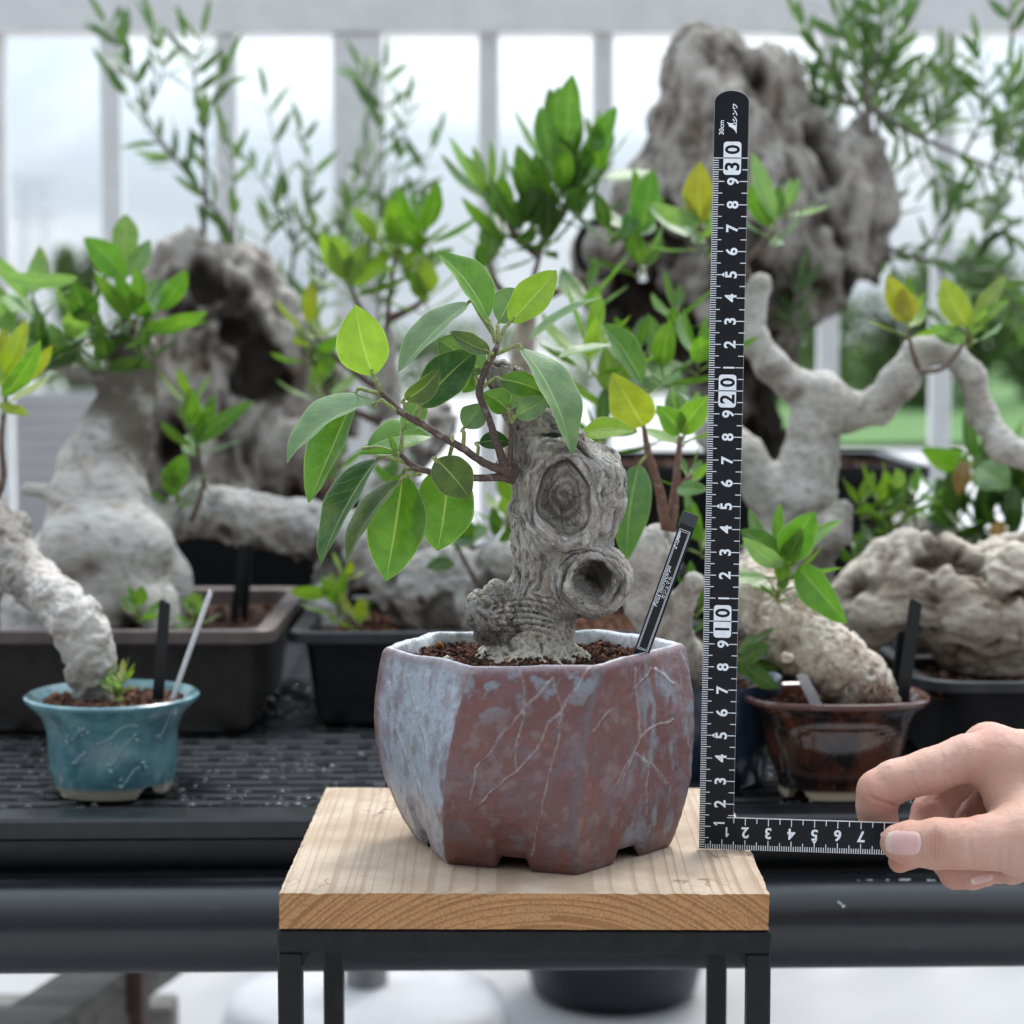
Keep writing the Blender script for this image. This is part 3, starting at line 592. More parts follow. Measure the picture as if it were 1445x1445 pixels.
dark = np.clip(inside1 * (.55 + .3 * np.sin(w1 * 22 + 3 * wa)) + sst(.95, .55, w2) * fr * (.7 + .3 * sst(0, -.5, (PX[:, 1] - 822) / 30 - .4 * (PX[:, 0] - 835) / 30)) + (PX[:, 1] < 640) * sst(.0, .5, wa + .25) * .55 + knob * .3, 0, 1)  # knot hollow darkened towards its top: shade put into the colour
V0_ = V; wv = lambda f_, o_: np.stack([perlin(V0_ * f_ + o_ + 31 * k_) for k_ in range(3)], 1)
V = V + N * disp[:, None] + (.26 * wv(.42, 3) + .10 * wv(1.1, 9)) * sst(905, 880, PX[:, 1])[:, None]
rawmesh('trunk', V / 100, F, M_HERO, TREE, {'hi': np.clip(sst(.15, .75, g_) * (1 - inside1) * (1 - knob * .6) * sst(1.0, 1.7, w2) + .5 * sst(.3, .8, fbm(V * 1.1 + 40, 3)) * (PX[:, 0] > 800) * (1 - inside1), 0, 1) * (1 - inside2), 'crk_tone': np.clip(crack + rimc_shade + .8 * gc + .9 * vc + rimc2 + .75 * fr * sst(.85, .45, np.hypot(PX[:, 0] - 845, PX[:, 1] - 812) / 26), 0, 1), 'pale': pale, 'lines': lines, 'dark': dark})  # cracks, plus shade painted into the upper right of the hollow
def Z(x, y, Y): return c(390 + x / 2.676, 330 + y / 2.676, Y + PS) / 100
TW = (.115, .07, .055); TWG = (.34, .40, .12)
def branch(pts, rad, name='branch', col=TW, parent=TREE, noise=.16, n=12):
    mb = MB(); mb.tube([Z(*p) for p in pts], np.array(rad) / 100, n, sub=10, noise=noise, col=col, seed=pts[0][0]); return mb.build(name, M_STEM, parent)
branch([(905, 905, -.9), (868, 893, -1.1), (815, 878, -1.2), (760, 850, -1.2), (700, 808, -1.1), (630, 768, -1.1), (560, 725, -1.15), (480, 680, -1.2), (440, 645, -1.1), (392, 594, -1.0)], [.3, .24, .18, .16, .17, .155, .16, .15, .15, .11])
branch([(895, 925, -.9), (850, 918, -1.1), (760, 922, -1.2), (655, 915, -1.3), (560, 893, -1.3), (505, 868, -1.3), (468, 832, -1.2)], [.26, .18, .155, .17, .14, .13, .09])
branch([(880, 905, -.9), (862, 870, -1.1), (832, 790, -1.1), (800, 690, -1.0), (768, 610, -1.0), (775, 555, -1.0), (800, 490, -.9), (828, 440, -.8), (836, 412, -.7)], [.3, .22, .17, .15, .17, .15, .15, .13, .09])
branch([(880, 880, -1.1), (884, 800, -1.2), (886, 708, -1.2)], [.14, .105, .08])
branch([(668, 800, -1.1), (664, 775, -1.2), (668, 760, -1.2)], [.1, .1, .04], 'bud', (.45, .5, .25))
LC = {'lime': (.27, .43, .035), 'b': (.105, .26, .025), 'c': (.08, .2, .025), 'dark': (.028, .095, .028), 'pale': (.15, .265, .125), 'olive': (.085, .135, .03)}  # pale waxy leaves hold some sky sheen in their base colour
def leafgeo(B, T, w, roll, fold, bulge, nu=17, nv=33, view=None, sharp=1.):
    B = np.asarray(B, float); T = np.asarray(T, float); e1 = T - B; L = np.linalg.norm(e1); e1 /= L
    n = (CAM - B) if view is None else np.asarray(view, float); n = n - (n @ e1) * e1; n /= np.linalg.norm(n)
    a = R(roll); e2 = np.cross(e1, n); n = n * math.cos(a) + np.cross(e1, n) * math.sin(a); e2 = np.cross(e1, n)
    v = np.linspace(0, 1, nv); hw = .5 * w * np.sin(np.pi * np.clip(v, 0, 1) ** .88) ** .72 * (1 - .12 * v); hw = np.where(v > .93, hw * (1 - .35 * (v - .93) / .07), hw); hs = (B[0] * 7919 + B[2] * 6101) % 6.283; hw = hw * (1 + .05 * np.sin(v * 5 + hs) + .025 * np.sin(v * 13 + 2 * hs)); hw[0] = hw[-1] = w * .012
    u = np.linspace(-1, 1, nu); f = R(fold); lat = hw[:, None] * u[None]; au = np.abs(u)[None]
    hgt = hw[:, None] * (math.sin(f) * au ** 1.25 - .10 * au ** 4) + L * bulge * (4 * v * (1 - v))[:, None] + .012 * w * np.sin(v * 17 + B[0] * 900)[:, None] * au
    la = lat * math.cos(f) * (1 + .07 * math.sin(hs) * u[None]) + (L * .045 * math.sin(hs * 3 + 1) * np.sin(np.pi * v))[:, None]
    P = B + e1 * (L * v)[:, None, None] + e2 * la[:, :, None] + n * hgt[:, :, None]
    uv = np.stack((np.broadcast_to(u, (nv, nu)), np.broadcast_to(v[:, None], (nv, nu))), 2)
    F = [(i * nu + j, i * nu + j + 1, (i + 1) * nu + j + 1, (i + 1) * nu + j) for i in range(nv - 1) for j in range(nu - 1)]
    return P.reshape(-1, 3), F, uv.reshape(-1, 2)
LEAVES = [  # base, tip (zoom px), Y base/tip, width cm, roll, fold, bulge, colour, petiole start
 (798, 322, -.6, 605, 68, -.9, 2.75, 56, 24, .05, 'b', (828, 412, -.7)), (882, 335, -.5, 1058, 138, -.2, 1.75, -12, 16, .03, 'lime', (836, 410, -.7)),
 (840, 335, .2, 905, 205, .9, 1.7, 20, 15, .03, 'pale', (832, 405, -.6)), (728, 262, .1, 461, 524, -.9, 3.0, 64, 22, .06, 'pale', (832, 398, -.5)),
 (365, 535, -1.0, 299, 268, -1.5, 2.35, 4, 14, .03, 'lime', (394, 600, -1.0)), (545, 652, -.9, 756, 440, -.5, 2.1, -12, 16, .04, 'dark', (536, 706, -1.1)),
 (485, 625, -1.3, 616, 508, -1.7, 1.3, 20, 28, .1, 'olive', (484, 688, -1.2)), (386, 636, -1.5, 40, 864, -2.6, 3.3, 66, 24, .12, 'pale', (452, 668, -1.2)),
 (304, 598, -1.0, 124, 1017, -1.3, 3.0, 52, 24, .04, 'b', (392, 606, -1.0)), (384, 849, -1.3, 170, 1250, -2.0, 2.9, 60, 22, .08, 'dark', (486, 862, -1.25)),
 (470, 932, -1.4, 264, 1245, -1.9, 2.5, 66, 22, .05, 'olive', (545, 905, -1.3)), (480, 905, -.6, 414, 1312, -.8, 2.9, 14, 20, .04, 'b', (530, 888, -1.2)),
 (648, 880, -.3, 608, 1197, -.7, 2.95, -4, 14, .05, 'b', (664, 800, -1.1)), (604, 852, -1.5, 730, 997, -1.8, 2.0, -8, 14, .05, 'olive', (606, 905, -1.3)),
 (342, 808, .1, 590, 766, .5, 2.0, -46, 12, .09, 'b', (468, 832, -.9)), (478, 738, -.5, 550, 588, -.1, 1.25, 20, 20, .03, 'pale', (470, 830, -1.1)),
 (448, 832, -1.2, 312, 832, -1.5, .45, 30, 30, .05, 'b', (468, 834, -1.2)), (455, 832, -1.25, 424, 754, -1.3, .35, 10, 35, .05, 'b', (466, 834, -1.2)),
 (924, 432, -1.5, 1114, 838, -2.9, 3.3, -60, 22, .1, 'pale', (834, 452, -.8)), (846, 548, -1.2, 1030, 612, -1.3, 1.2, -10, 14, .05, 'c', (776, 580, -1.0)),
 (874, 660, -1.5, 780, 600, -2.0, 1.25, 10, 22, .03, 'b', (886, 706, -1.2)), (880, 662, -1.3, 906, 560, -1.1, 1.0, -10, 14, .02, 'pale', (887, 706, -1.2)),
 (906, 690, -1.6, 1034, 622, -1.7, 1.25, -24, 18, .08, 'pale', (887, 714, -1.2)), (710, 732, -.6, 790, 645, -.2, 1.35, -20, 16, .04, 'pale', (706, 800, -1.1)),
 (766, 790, -.3, 884, 790, .0, 1.0, -24, 12, .1, 'dark', (757, 850, -1.1)), (806, 447, -1.1, 655, 370, -1.6, 1.05, 20, 28, .02, 'olive', (802, 490, -.9)),
 (782, 522, .2, 610, 396, .4, 2.1, 10, 15, .04, 'pale', (790, 515, -.7)), (742, 520, .4, 705, 600, .3, 1.0, 0, 12, .04, 'c', (760, 590, -.9)), (1158, 752, .9, 1352, 742, .3, 1.3, -34, 18, .1, 'lime', (1090, 770, .9))]
for i, (a, b, Ya, d, e, Yb, w, roll, fold, bul, cn, pet) in enumerate(LEAVES):
    B = Z(a, b, Ya); T = Z(d, e, Yb); V, F, uv = leafgeo(B, T, w / 100, roll, fold, bul); mb = MB()
    cc = np.array(LC[cn]) * np.random.default_rng(i).uniform(.9, 1.1); mb.add(V, F, 0, uv, cc); o = mb.build('leaf', M_LEAF, TREE)
    P0 = Z(*pet); md = (P0 + B) / 2 + (B - P0) * .08 + np.array((0, -.001, .0012)); e1 = (T - B) / np.linalg.norm(T - B)
    mb = MB(); mb.tube([P0, md, B - e1 * .0015, B + e1 * .003], np.array((.10, .088, .08, .06)) / 100 * min(1, .5 + w / 3), 8, sub=8, col=TWG); mb.build('petiole', M_STEM, o)
# ---------------------------------------------------------------- plant tag in the pot
def P_lab(): return None
M_TAG = plain('black_plastic_tag', (.009, .010, .012), .4, 0, 300, .15, .05, .0002, .25); M_TAGTOP = plain('grey_black_tag_head', (.03, .034, .042), .4, 0, 300, .1)
def text_mesh(s, size, bold=0., shear=0.):
    cu = bpy.data.curves.new('t', 'FONT'); cu.body = s; cu.size = size; cu.offset = bold; cu.shear = shear; cu.resolution_u = 3; ob = bpy.data.objects.new('t', cu); COL.objects.link(ob)
    dg = bpy.context.evaluated_depsgraph_get(); me = bpy.data.meshes.new_from_object(ob.evaluated_get(dg)); V = np.array([v.co[:] for v in me.vertices]) if len(me.vertices) else np.zeros((0, 3)); F = [tuple(p.vertices) for p in me.polygons]
    bpy.data.objects.remove(ob); bpy.data.curves.remove(cu); bpy.data.meshes.remove(me); return V, F
TA = c(905.5, 921, -2.8) / 100; TB = c(976, 724.5, -2.2) / 100; ez = (TB - TA); TL = np.linalg.norm(ez); ez /= TL; nn = np.array((.0, -1, .0)); nn = nn - (nn @ ez) * ez; nn /= np.linalg.norm(nn); ex = np.cross(nn, ez) * -1.
ex = np.cross(ez, -nn); ex = ex if ex[0] > 0 else -ex
nn = nn * math.cos(.12) + ex * math.sin(.12); ex = np.cross(ez, -nn); ex = ex if ex[0] > 0 else -ex
def tM(V): V = np.asarray(V, float); return TA + np.outer(V[:, 0], ex) + np.outer(V[:, 1], ez) + np.outer(V[:, 2], nn)
TWD = .0068; root = thing('plant_tag', 'black printed plant name tag with double white border leaning in the six sided pot', 'plant tag', TA)
mb = MB(); mb.bbox((-TWD / 2, -.02, -.0007), (TWD / 2, TL, 0), .0002, M=tM); mb.build('stake', M_TAGTOP, root, smooth=False)
mb = MB(); mb.box((-TWD / 2 + .0001, -.001, .00002), (TWD / 2 - .0001, TL - .0055, .00012), 0, M=tM)
def frame(x0, y0, x1, y1, w): 
    for a in ((x0, y0, x0 + w, y1), (x1 - w, y0, x1, y1), (x0 + w, y0, x1 - w, y0 + w), (x0 + w, y1 - w, x1 - w, y1)): mb.add(tM([(a[0], a[1], .00016), (a[2], a[1], .00016), (a[2], a[3], .00016), (a[0], a[3], .00016)]), [(0, 1, 2, 3)], 1)
frame(-.0027, .0012, .0023, TL - .0078, .00018); frame(-.0022, .0018, .0018, TL - .0086, .00014)
for s_, sz, u0, v0, sh in (('Ficus microcarpa', .0027, -.0006, .0205, .25), ('\u30ac\u30b8\u30e5\u30de\u30eb', .0021, .0013, .0245, .1)):
    V, F = text_mesh(s_, sz, 0, sh)
    if len(V): mb.add(tM(np.column_stack((u0 - V[:, 1], v0 + V[:, 0], np.full(len(V), .00017)))), F, 1)
r_ = np.random.default_rng(4)
for k_ in range(40):
    v0 = TL - .0095 - abs(r_.normal()) * .003; u0 = -.0025 + abs(r_.normal()) * .0006; s_ = r_.uniform(.0001, .00035); mb.add(tM([(u0 - s_, v0 - s_, .00019), (u0 + s_, v0 - s_ * .5, .00019), (u0 + s_ * .6, v0 + s_ * 2, .00019), (u0 - s_ * .4, v0 + s_ * 1.5, .00019)]), [(0, 1, 2, 3)], 1)
mb.build('printed_label', [M_TAG, M_WHITE], root, smooth=False)
# ================================================================ carpenter's square (local u right, v up, in cm, corner at 0,0)
RC = c(986, 1197.5, 0) / 100; RC = CAM + (RC - CAM) * ((CAMZ - BT - .0004) / (CAMZ - RC[2])); ru = np.array((math.cos(R(4.6)), -math.sin(R(4.6)), 0)); rn = np.array((ru[1], -ru[0], 0)); rv = np.array((0, 0, 1.)); ROLL = R(.78)
rv = rv * math.cos(R(2.1)) - rn * math.sin(R(2.1)); rn = np.cross(ru, rv) * (1 if np.cross(ru, rv)[1] < 0 else -1)
ru, rv = ru * math.cos(ROLL) - rv * math.sin(ROLL), rv * math.cos(ROLL) + ru * math.sin(ROLL)
RC = RC + rv * 0
def rM(V): V = np.asarray(V, float) / 100 * .993; return RC + np.outer(V[:, 0], ru) + np.outer(V[:, 1], rv) + np.outer(V[:, 2], rn)
RUL = thing('carpenter_square', 'black steel ruler square with white numbers held upright beside the six sided pot', 'ruler', RC)
LV, SU = 32.9, 9.5; out = [(0, 0), (SU, 0), (SU, 1.42), (1.5, 1.42), (1.5, LV - .52)] + [(.75 + .75 * math.cos(a), LV - .52 + .52 * math.sin(a)) for a in np.linspace(0, math.pi, 25)[1:-1]] + [(0, LV - .52)]
th_ = .1; bv = .025; n = len(out); O = np.array(out); ctr = []
for i in range(n):
    a = O[i] - O[i - 1]; b = O[(i + 1) % n] - O[i]; na = np.array((a[1], -a[0])) / np.linalg.norm(a); nb = np.array((b[1], -b[0])) / np.linalg.norm(b); m = na + nb; m /= (m @ m) / 2; ctr.append(O[i] - m * bv)
I_ = np.array(ctr); mb = MB()
def lay(P, z): return np.column_stack((P, np.full(n, z)))
mb.add(rM(np.vstack((lay(I_, 0), lay(O, -bv), lay(O, -th_ + bv), lay(I_, -th_)))), [tuple(range(n)), tuple(3 * n + i for i in range(n))[::-1]], 0)
for L_ in (0, 1, 2):
    mb.f += [((L_ + 1) * n + i, (L_ + 1) * n + (i + 1) % n, L_ * n + (i + 1) % n, L_ * n + i) for i in range(n)]; mb.mi += [1 if L_ == 1 else 2] * n
mb.build('blade', [M_RULER, M_RSIDE, plain('worn_black_edge', (.16, .165, .18), .4)], RUL, smooth=False)
mb = MB(); ZT = .004
def rect(u0, v0, u1, v1, mi=0, z=ZT): mb.add(rM([(u0, v0, z), (u1, v0, z), (u1, v1, z), (u0, v1, z)]), [(0, 1, 2, 3)], mi)
def glyph(s, u, v, size, rot, bold=.0, mi=0, z=ZT, stretch=1., center=True, shear=0.):
    V, F = text_mesh(s, size, bold, shear)
    if not len(V): return
    lo, hi = V.min(0), V.max(0); P = V[:, :2] - ((lo + hi) / 2)[:2] if center else V[:, :2] - lo[:2]; P = P * np.array((stretch, 1))
    a = R(rot); Q = np.column_stack((u + P[:, 0] * math.cos(a) - P[:, 1] * math.sin(a), v + P[:, 0] * math.sin(a) + P[:, 1] * math.cos(a), np.full(len(P), z))); mb.add(rM(Q), F, mi)
TK = .034
for i in range(0, 301):
    v = i / 10.
    if i == 0: continue
    l = .5 if i % 10 == 0 else (.42 if i % 5 == 0 else .25); rect(.0, v - TK / 2, l, v + TK / 2)
    if i % 5 == 0 and v > 1.3: rect(1.5 - (.36 if i % 10 == 0 else .25), v - TK / 2, 1.5, v + TK / 2)
for i in range(3, 91):
    u = i / 10.; l = .44 if i % 10 == 0 else (.36 if i % 5 == 0 else .22); rect(u - TK / 2, 0., u + TK / 2, l)
    if i % 5 == 0 and u > 1.3: rect(u - TK / 2, 1.42 - (.34 if i % 10 == 0 else .25), u + TK / 2, 1.42)
rect(1.2, 1.39, SU, 1.42)
def rbox(u0, v0, u1, v1, r, z):
    P = []
    for cx, cy, a0 in ((u1 - r, v1 - r, 0), (u0 + r, v1 - r, 90), (u0 + r, v0 + r, 180), (u1 - r, v0 + r, 270)): P += [(cx + r * math.cos(R(a0 + a)), cy + r * math.sin(R(a0 + a)), z) for a in (0, 22, 45, 68, 90)]
    mb.add(rM(P), [tuple(range(len(P)))], 0)
for k_ in range(1, 31):
    if k_ % 10 == 0:
        rbox(.44, k_ - .72, 1.2, k_ + .70, .14, ZT); t_, o_ = str(k_)[0], '0'; glyph(o_, .82, k_ + .36, .86, 90, .022, 1, ZT + .004, .92)
        if t_ == '1': rect(.5, k_ - .40, 1.13, k_ - .29, 1, ZT + .004)
        else: glyph(t_, .82, k_ - .36, .86, 90, .022, 1, ZT + .004, .95)
        rect(.44, k_ - .02, 1.2, k_ + .02, 1, ZT + .0045)
    elif k_ % 10 == 1:
        vv = k_ + (.16 if k_ == 1 else 0); rect(.62, vv - .035, 1.1, vv + .035)
        if k_ == 1: mb.add(rM([(.62, vv - .035, ZT), (.74, vv - .12, ZT), (.8, vv - .1, ZT), (.7, vv - .03, ZT)]), [(0, 1, 2, 3)])
    else: glyph(str(k_ % 10), .875, k_, .68, 90, .018)
    if k_ % 10 == 5: mb.add(rM([(.44, k_, ZT), (.585, k_ - .1, ZT), (.585, k_ + .1, ZT)]), [(0, 1, 2)])
for k_ in range(1, 10):
    if k_ == 1: rect(1.16, .55, 1.22, .98); mb.add(rM([(1.16, .55, ZT), (1.22, .55, ZT), (1.30, .68, ZT), (1.26, .72, ZT)]), [(0, 1, 2, 3)])
    elif k_ in (10, 11): glyph(str(k_), k_, .76, .62, 180, .018)
    elif k_ < 10: glyph(str(k_), k_, .76, .66, 180, .018)
    else: glyph(str(k_ % 10), k_, .76, .66, 180, .018)
    if k_ % 5 == 0 and k_ < 10: mb.add(rM([(k_, .34, ZT), (k_ + .1, .5, ZT), (k_ - .1, .5, ZT)]), [(0, 1, 2)])
glyph('30cm', .33, 31.3, .29, 90, .004); glyph('\u30b7\u30f3\u30ef', .89, 31.93, .25, 90, .008, stretch=1.08, shear=.15)
E0 = [(0, 0), (.46, 0), (.455, .06), (.42, .25), (.47, .42), (.44, .42), (.40, .36), (.30, .34), (.2, .16), (.1, .06), (0, .02)]
mb.add(rM([(.98 - y, 31.06 + x, ZT) for x, y in E0]), [tuple(range(len(E0)))], 0); mb.add(rM([(.98 - y, 31.06 + x, ZT + .004) for x, y in ((.33, .05), (.43, .05), (.385, .2))]), [(0, 1, 2)], 1)
mb.build('markings', [M_WHITE, M_RULER], RUL, smooth=False)
# ================================================================ the hand holding the square (right hand, reaching in from the right)
def skin_fn(t):
    o = t.coord(); red = t.attr('red'); n1 = t.noise(o, 45, 4); n2 = t.noise(o, 420, 4, .6); cr = t.attr('crease')
    cc = t.mix(t.step(n1, .3, .7), (.53, .305, .225), (.59, .37, .285)); cc = t.mix(t.math('MULTIPLY', red, .75), cc, (.52, .19, .14)); cc = t.mix(t.math('MULTIPLY', t.step(n2, .48, .7), .4), cc, (.55, .32, .24))
    cc = t.mix(t.math('MULTIPLY', t.step(t.noise(o, 110, 3), .5, .68), .3), cc, (.58, .27, .21)); cc = t.mix(t.math('MULTIPLY', cr, .55), cc, (.42, .22, .16))
    vo = t.vor(t.mapping(o, (1, 1, 1.4)), 1500, 'DISTANCE_TO_EDGE'); h = t.math('ADD', t.math('MULTIPLY', t.step(vo, 0, .25), .5), n2)
    p = pbsdf(t, Base_Color=cc, Roughness=.48, Specular_IOR_Level=.35, Normal=t.bump(h, .5, .0006))
    p.inputs['Subsurface Weight'].default_value = .25; p.inputs['Subsurface Radius'].default_value = (1., .35, .2); p.inputs['Subsurface Scale'].default_value = .004
    return p
M_SKIN = material('skin', skin_fn)
def H(zx, zy, Y): return c(960 + zx / 2.98, 980 + zy / 2.98, Y - 2.05)
S = Sculpt(.06, .3)
# thumb, in front of the square
TH_ = [(H(912, 622, -1.62), .72), (H(960, 626, -1.72), .90), (H(1075, 630, -2.0), 1.0), (H(1180, 628, -2.2), 1.0), (H(1290, 622, -2.1), 1.12), (H(1420, 610, -1.6), 1.5), (H(1640, 520, .2), 2.2)]
S.chain(TH_, .35); S.ell(H(1085, 585, -2.1), (.75, .75, .6), k=.3)
# index finger curled over, behind the square
IX = [(H(1520, 300, 1.6), 1.5), (H(1330, 262, 1.0), 1.32), (H(1200, 268, .7), 1.02), (H(1050, 322, .55), .96), (H(900, 366, .5), .92), (H(835, 408, .55), .94), (H(826, 470, .75), .88), (H(835, 540, .75), .82), (H(870, 600, .35), .68), (H(905, 628, .1), .55)]
S.chain(IX, .18)
# middle finger
MI = [(H(1560, 320, 3.4), 1.4), (H(1300, 240, 3.0), 1.28), (H(1180, 330, 2.6), .95), (H(1090, 430, 2.2), .92), (H(1060, 500, 1.8), .9), (H(1020, 600, 1.3), .8), (H(960, 670, .75), .68), (H(925, 700, .55), .52)]
S.chain(MI, .16)
# ring finger, folded back to the palm
RI = [(H(1600, 380, 4.6), 1.3), (H(1400, 330, 4.4), 1.2), (H(1260, 470, 3.6), .9), (H(1170, 590, 2.7), .86), (H(1135, 700, 1.9), .8), (H(1155, 752, 1.2), .68), (H(1230, 762, .5), .6), (H(1285, 762, .1), .48)]
S.chain(RI, .15)
# little finger
LI = [(H(1640, 460, 5.6), 1.1), (H(1480, 430, 5.6), 1.0), (H(1380, 560, 4.8), .74), (H(1330, 670, 3.8), .7), (H(1330, 735, 2.7), .62), (H(1400, 745, 1.9), .55), (H(1450, 742, 1.4), .44)]
S.chain(LI, .15)
# palm, web and wrist
S.cap(H(1330, 320, .8), 1.0, H(1440, 560, -.6), 1.2, .6); S.cap(H(1360, 330, 1.6), 1.3, H(1800, 440, 1.8), 2.3, .5); S.cap(H(1480, 420, 3.6), 1.3, H(1800, 520, 3.6), 2.0, .5)
S.cap(H(1420, 690, .6), .95, H(1800, 640, 1.6), 2.0, .5); S.cap(H(1340, 330, 3.2), 1.0, H(1500, 420, 4.4), 1.1, .5)
S.cap(H(1800, 520, 2.2), 2.5, H(2200, 600, 2.0), 2.55, .8); S.cap(H(2200, 600, 2.0), 2.5, H(3100, 820, -2.0), 3.4, .8)
V, F = S.mesh(smooth=2); N = vnorm(V, F); PX = proj(V / 100); zx = (PX[:, 0] - 960) * 2.98; zy = (PX[:, 1] - 980) * 2.98
crease = np.zeros(len(V)); wg = perlin(V * 1.5) * 9
fr = N[:, 1] < .25
for x0, y0, y1, w, a in ((1052, 575, 700, 7, .7), (1068, 560, 705, 9, 1.), (1086, 570, 700, 7, .8), (1104, 590, 690, 6, .5), (1036, 590, 690, 5, .35), (1225, 540, 720, 10, .35), (1345, 640, 760, 9, .4), (1380, 640, 740, 8, .3)):
    m = np.exp(-((zx - x0 + wg * .6 - .0009 * (zy - (y0 + y1) / 2) ** 2) / w) ** 2) * sst(y0 - 15, y0 + 25, zy) * sst(y1 + 15, y1 - 25, zy) * fr; crease = np.maximum(crease, m * a)
for pts, w, a in (([(800, 432), (850, 452), (905, 468)], 8, 1.), ([(1010, 418), (985, 380), (975, 330)], 9, .3), ([(1195, 500), (1180, 420), (1130, 330)], 12, .35), ([(1215, 500), (1230, 430), (1210, 330)], 12, .3), ([(1110, 265), (1105, 330), (1120, 400)], 9, .25), ([(1150, 255), (1150, 340)], 9, .2)):
    d, _ = polydist(np.column_stack((zx + wg * .5, zy)), pts); crease = np.maximum(crease, np.exp(-(d / w) ** 2) * fr * a)
fine = ridge(np.column_stack((zx * .03 + wg * .05, zy * .006, V[:, 1] * .6)), 2)
V = V + N * (-.085 * crease + .018 * fbm(V * 2.2, 3) + .012 * fine)[:, None]
red = np.zeros(len(V))
for x, y, r, a in ((845, 480, 70, .9), (790, 370, 60, .55), (930, 620, 90, .5), (930, 720, 70, .7), (1130, 790, 90, .55), (1260, 790, 70, .6), (1075, 620, 60, .35), (1060, 470, 80, .7), (1190, 500, 70, .7), (1290, 160, 90, .4), (1000, 440, 50, .5)): red = np.maximum(red, a * np.exp(-((zx - x) ** 2 + (zy - y) ** 2) / r ** 2))
HAND = rawmesh('person', V / 100, F, M_SKIN, None, {'red': red, 'crease': crease})
tag(HAND, 'bare right hand and forearm pinching the short arm of the black ruler square', 'person')
bvh = BVHTree.FromPolygons(V.tolist(), F.tolist())
def nail_fn(t):
    v = t.attr('luv', 'Vector'); s = t.new('ShaderNodeSeparateXYZ'); t.set(s, 0, v); free = t.step(s.outputs[1], .2, .12); lun = t.step(s.outputs[1], .85, .97); n = t.noise(t.mapping(t.coord(), (500, 500, 4000)), 1., 3)
    cc = t.mix(free, (.60, .36, .33), (.60, .48, .38)); cc = t.mix(t.math('MULTIPLY', lun, .5), cc, (.70, .52, .48)); return pbsdf(t, Base_Color=cc, Roughness=.32, Specular_IOR_Level=.5, Normal=t.bump(n, .1, .0003))
M_NAIL = material('fingernail', nail_fn)
def nail(cx, cy, L, W, ang, bul, dirn=(0, 1, 0)):
    nu, nv = 17, 21; P = []; UV = []
    for i in range(nv):
        for j in range(nu):
            v = i / (nv - 1); u = j / (nu - 1) * 2 - 1; e = 1 - (abs(2 * v - 1)) ** 4 * .28
            x = (v - .5) * L; y = u * W / 2 * e; xx = x - .10 * L * (1 - u * u) * (1 if v < .5 else -1) * abs(2 * v - 1); a = R(ang)
            px_ = cx + xx * math.cos(a) - y * math.sin(a); py_ = cy + xx * math.sin(a) + y * math.cos(a)
            o_ = Vector(H(px_, py_, -12)); d_ = (o_ - Vector(CAM * 100)).normalized(); hit, nn_, _, _ = bvh.ray_cast(o_, d_)
            if hit is None: hit = Vector(H(px_, py_, -1)); nn_ = Vector((0, -1, 0))
            P.append(np.array(hit) - np.array(d_) * (.012 + bul * (1 - u * u) - .03 * (abs(u) > .93)) ); UV.append((u, v))
    P = np.array(P); G = P.reshape(nv, nu, 3)
    for _ in range(3): G[1:-1, 1:-1] = (G[:-2, 1:-1] + G[2:, 1:-1] + G[1:-1, :-2] + G[1:-1, 2:] + 2 * G[1:-1, 1:-1]) / 6
    mb = MB(); mb.add(G.reshape(-1, 3) / 100, [(i * nu + j, (i + 1) * nu + j, (i + 1) * nu + j + 1, i * nu + j + 1) for i in range(nv - 1) for j in range(nu - 1)], 0, np.array(UV)); return mb.build('fingernail', M_NAIL, HAND)
nail(938, 624, 128, 116, 2, .03); nail(1268, 776, 80, 40, -14, .01)
# ================================================================ helpers for the plants behind
def pc(x, y, d): return at(x, y, d)
def wood(name, parent, mat, chains=(), ells=(), subs=(), h=.22, k=1., amp=.25, fr=.5, st=(1, 1, .5), cr=.55, zmin=None, fine=.08, rings=0., cav=0., cf=.2, jag=0., tint=None):
    S = Sculpt(h, k)
    for ch in chains: S.chain([(pc(x, y, d) * 100, r * d * 100 / FPX) for x, y, d, r in ch])
    for x, y, d, rx, ry, rz in ells: S.ell(pc(x, y, d) * 100, np.array((rx, ry, rz)) * d * 100 / FPX)
    for x, y, d, rx, ry, rz in subs: S.ell(pc(x, y, d) * 100, np.array((rx, ry, rz)) * d * 100 / FPX, k=k * .4, sub=True)
    V, F = S.mesh(zmin=zmin, smooth=1); N = vnorm(V, F); P = V * fr * np.array(st)
    r1 = ridge(P + .35 * fbm(V * fr * .6, 2)[:, None], 4); n2 = fbm(V * fr * 3, 3)
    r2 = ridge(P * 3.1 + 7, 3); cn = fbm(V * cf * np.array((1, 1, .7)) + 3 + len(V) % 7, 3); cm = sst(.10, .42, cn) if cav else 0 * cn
    dd = amp * (r1 - .35) + amp * .38 * (r2 - .35) + fine * n2 - cav * cm
    if rings: dd = dd + rings * np.sin((V @ np.array((.75, .2, -.6))) * 5 + 3 * n2)
    if jag: dd = dd + jag * np.clip(N[:, 2] - .2, 0, 1) * ridge(V * np.array((.55, .55, 0)) + 2, 2)
    crk_tone = sst(.25, -.25, r1) * cr + .7 * cr * sst(.1, -.4, r2) + .4 * sst(.3, .8, -n2) + .95 * cm
    if tint: crk_tone = crk_tone + tint(proj(V / 100), V)
    hi = sst(.25, .8, r1) * .7 + .5 * sst(.3, .8, r2); hi *= 1 - np.clip(crk_tone, 0, 1)
    return rawmesh(name, (V + N * dd[:, None]) / 100, F, mat, parent, {'crk_tone': np.clip(crk_tone, 0, 1), 'hi': np.clip(hi, 0, 1)})
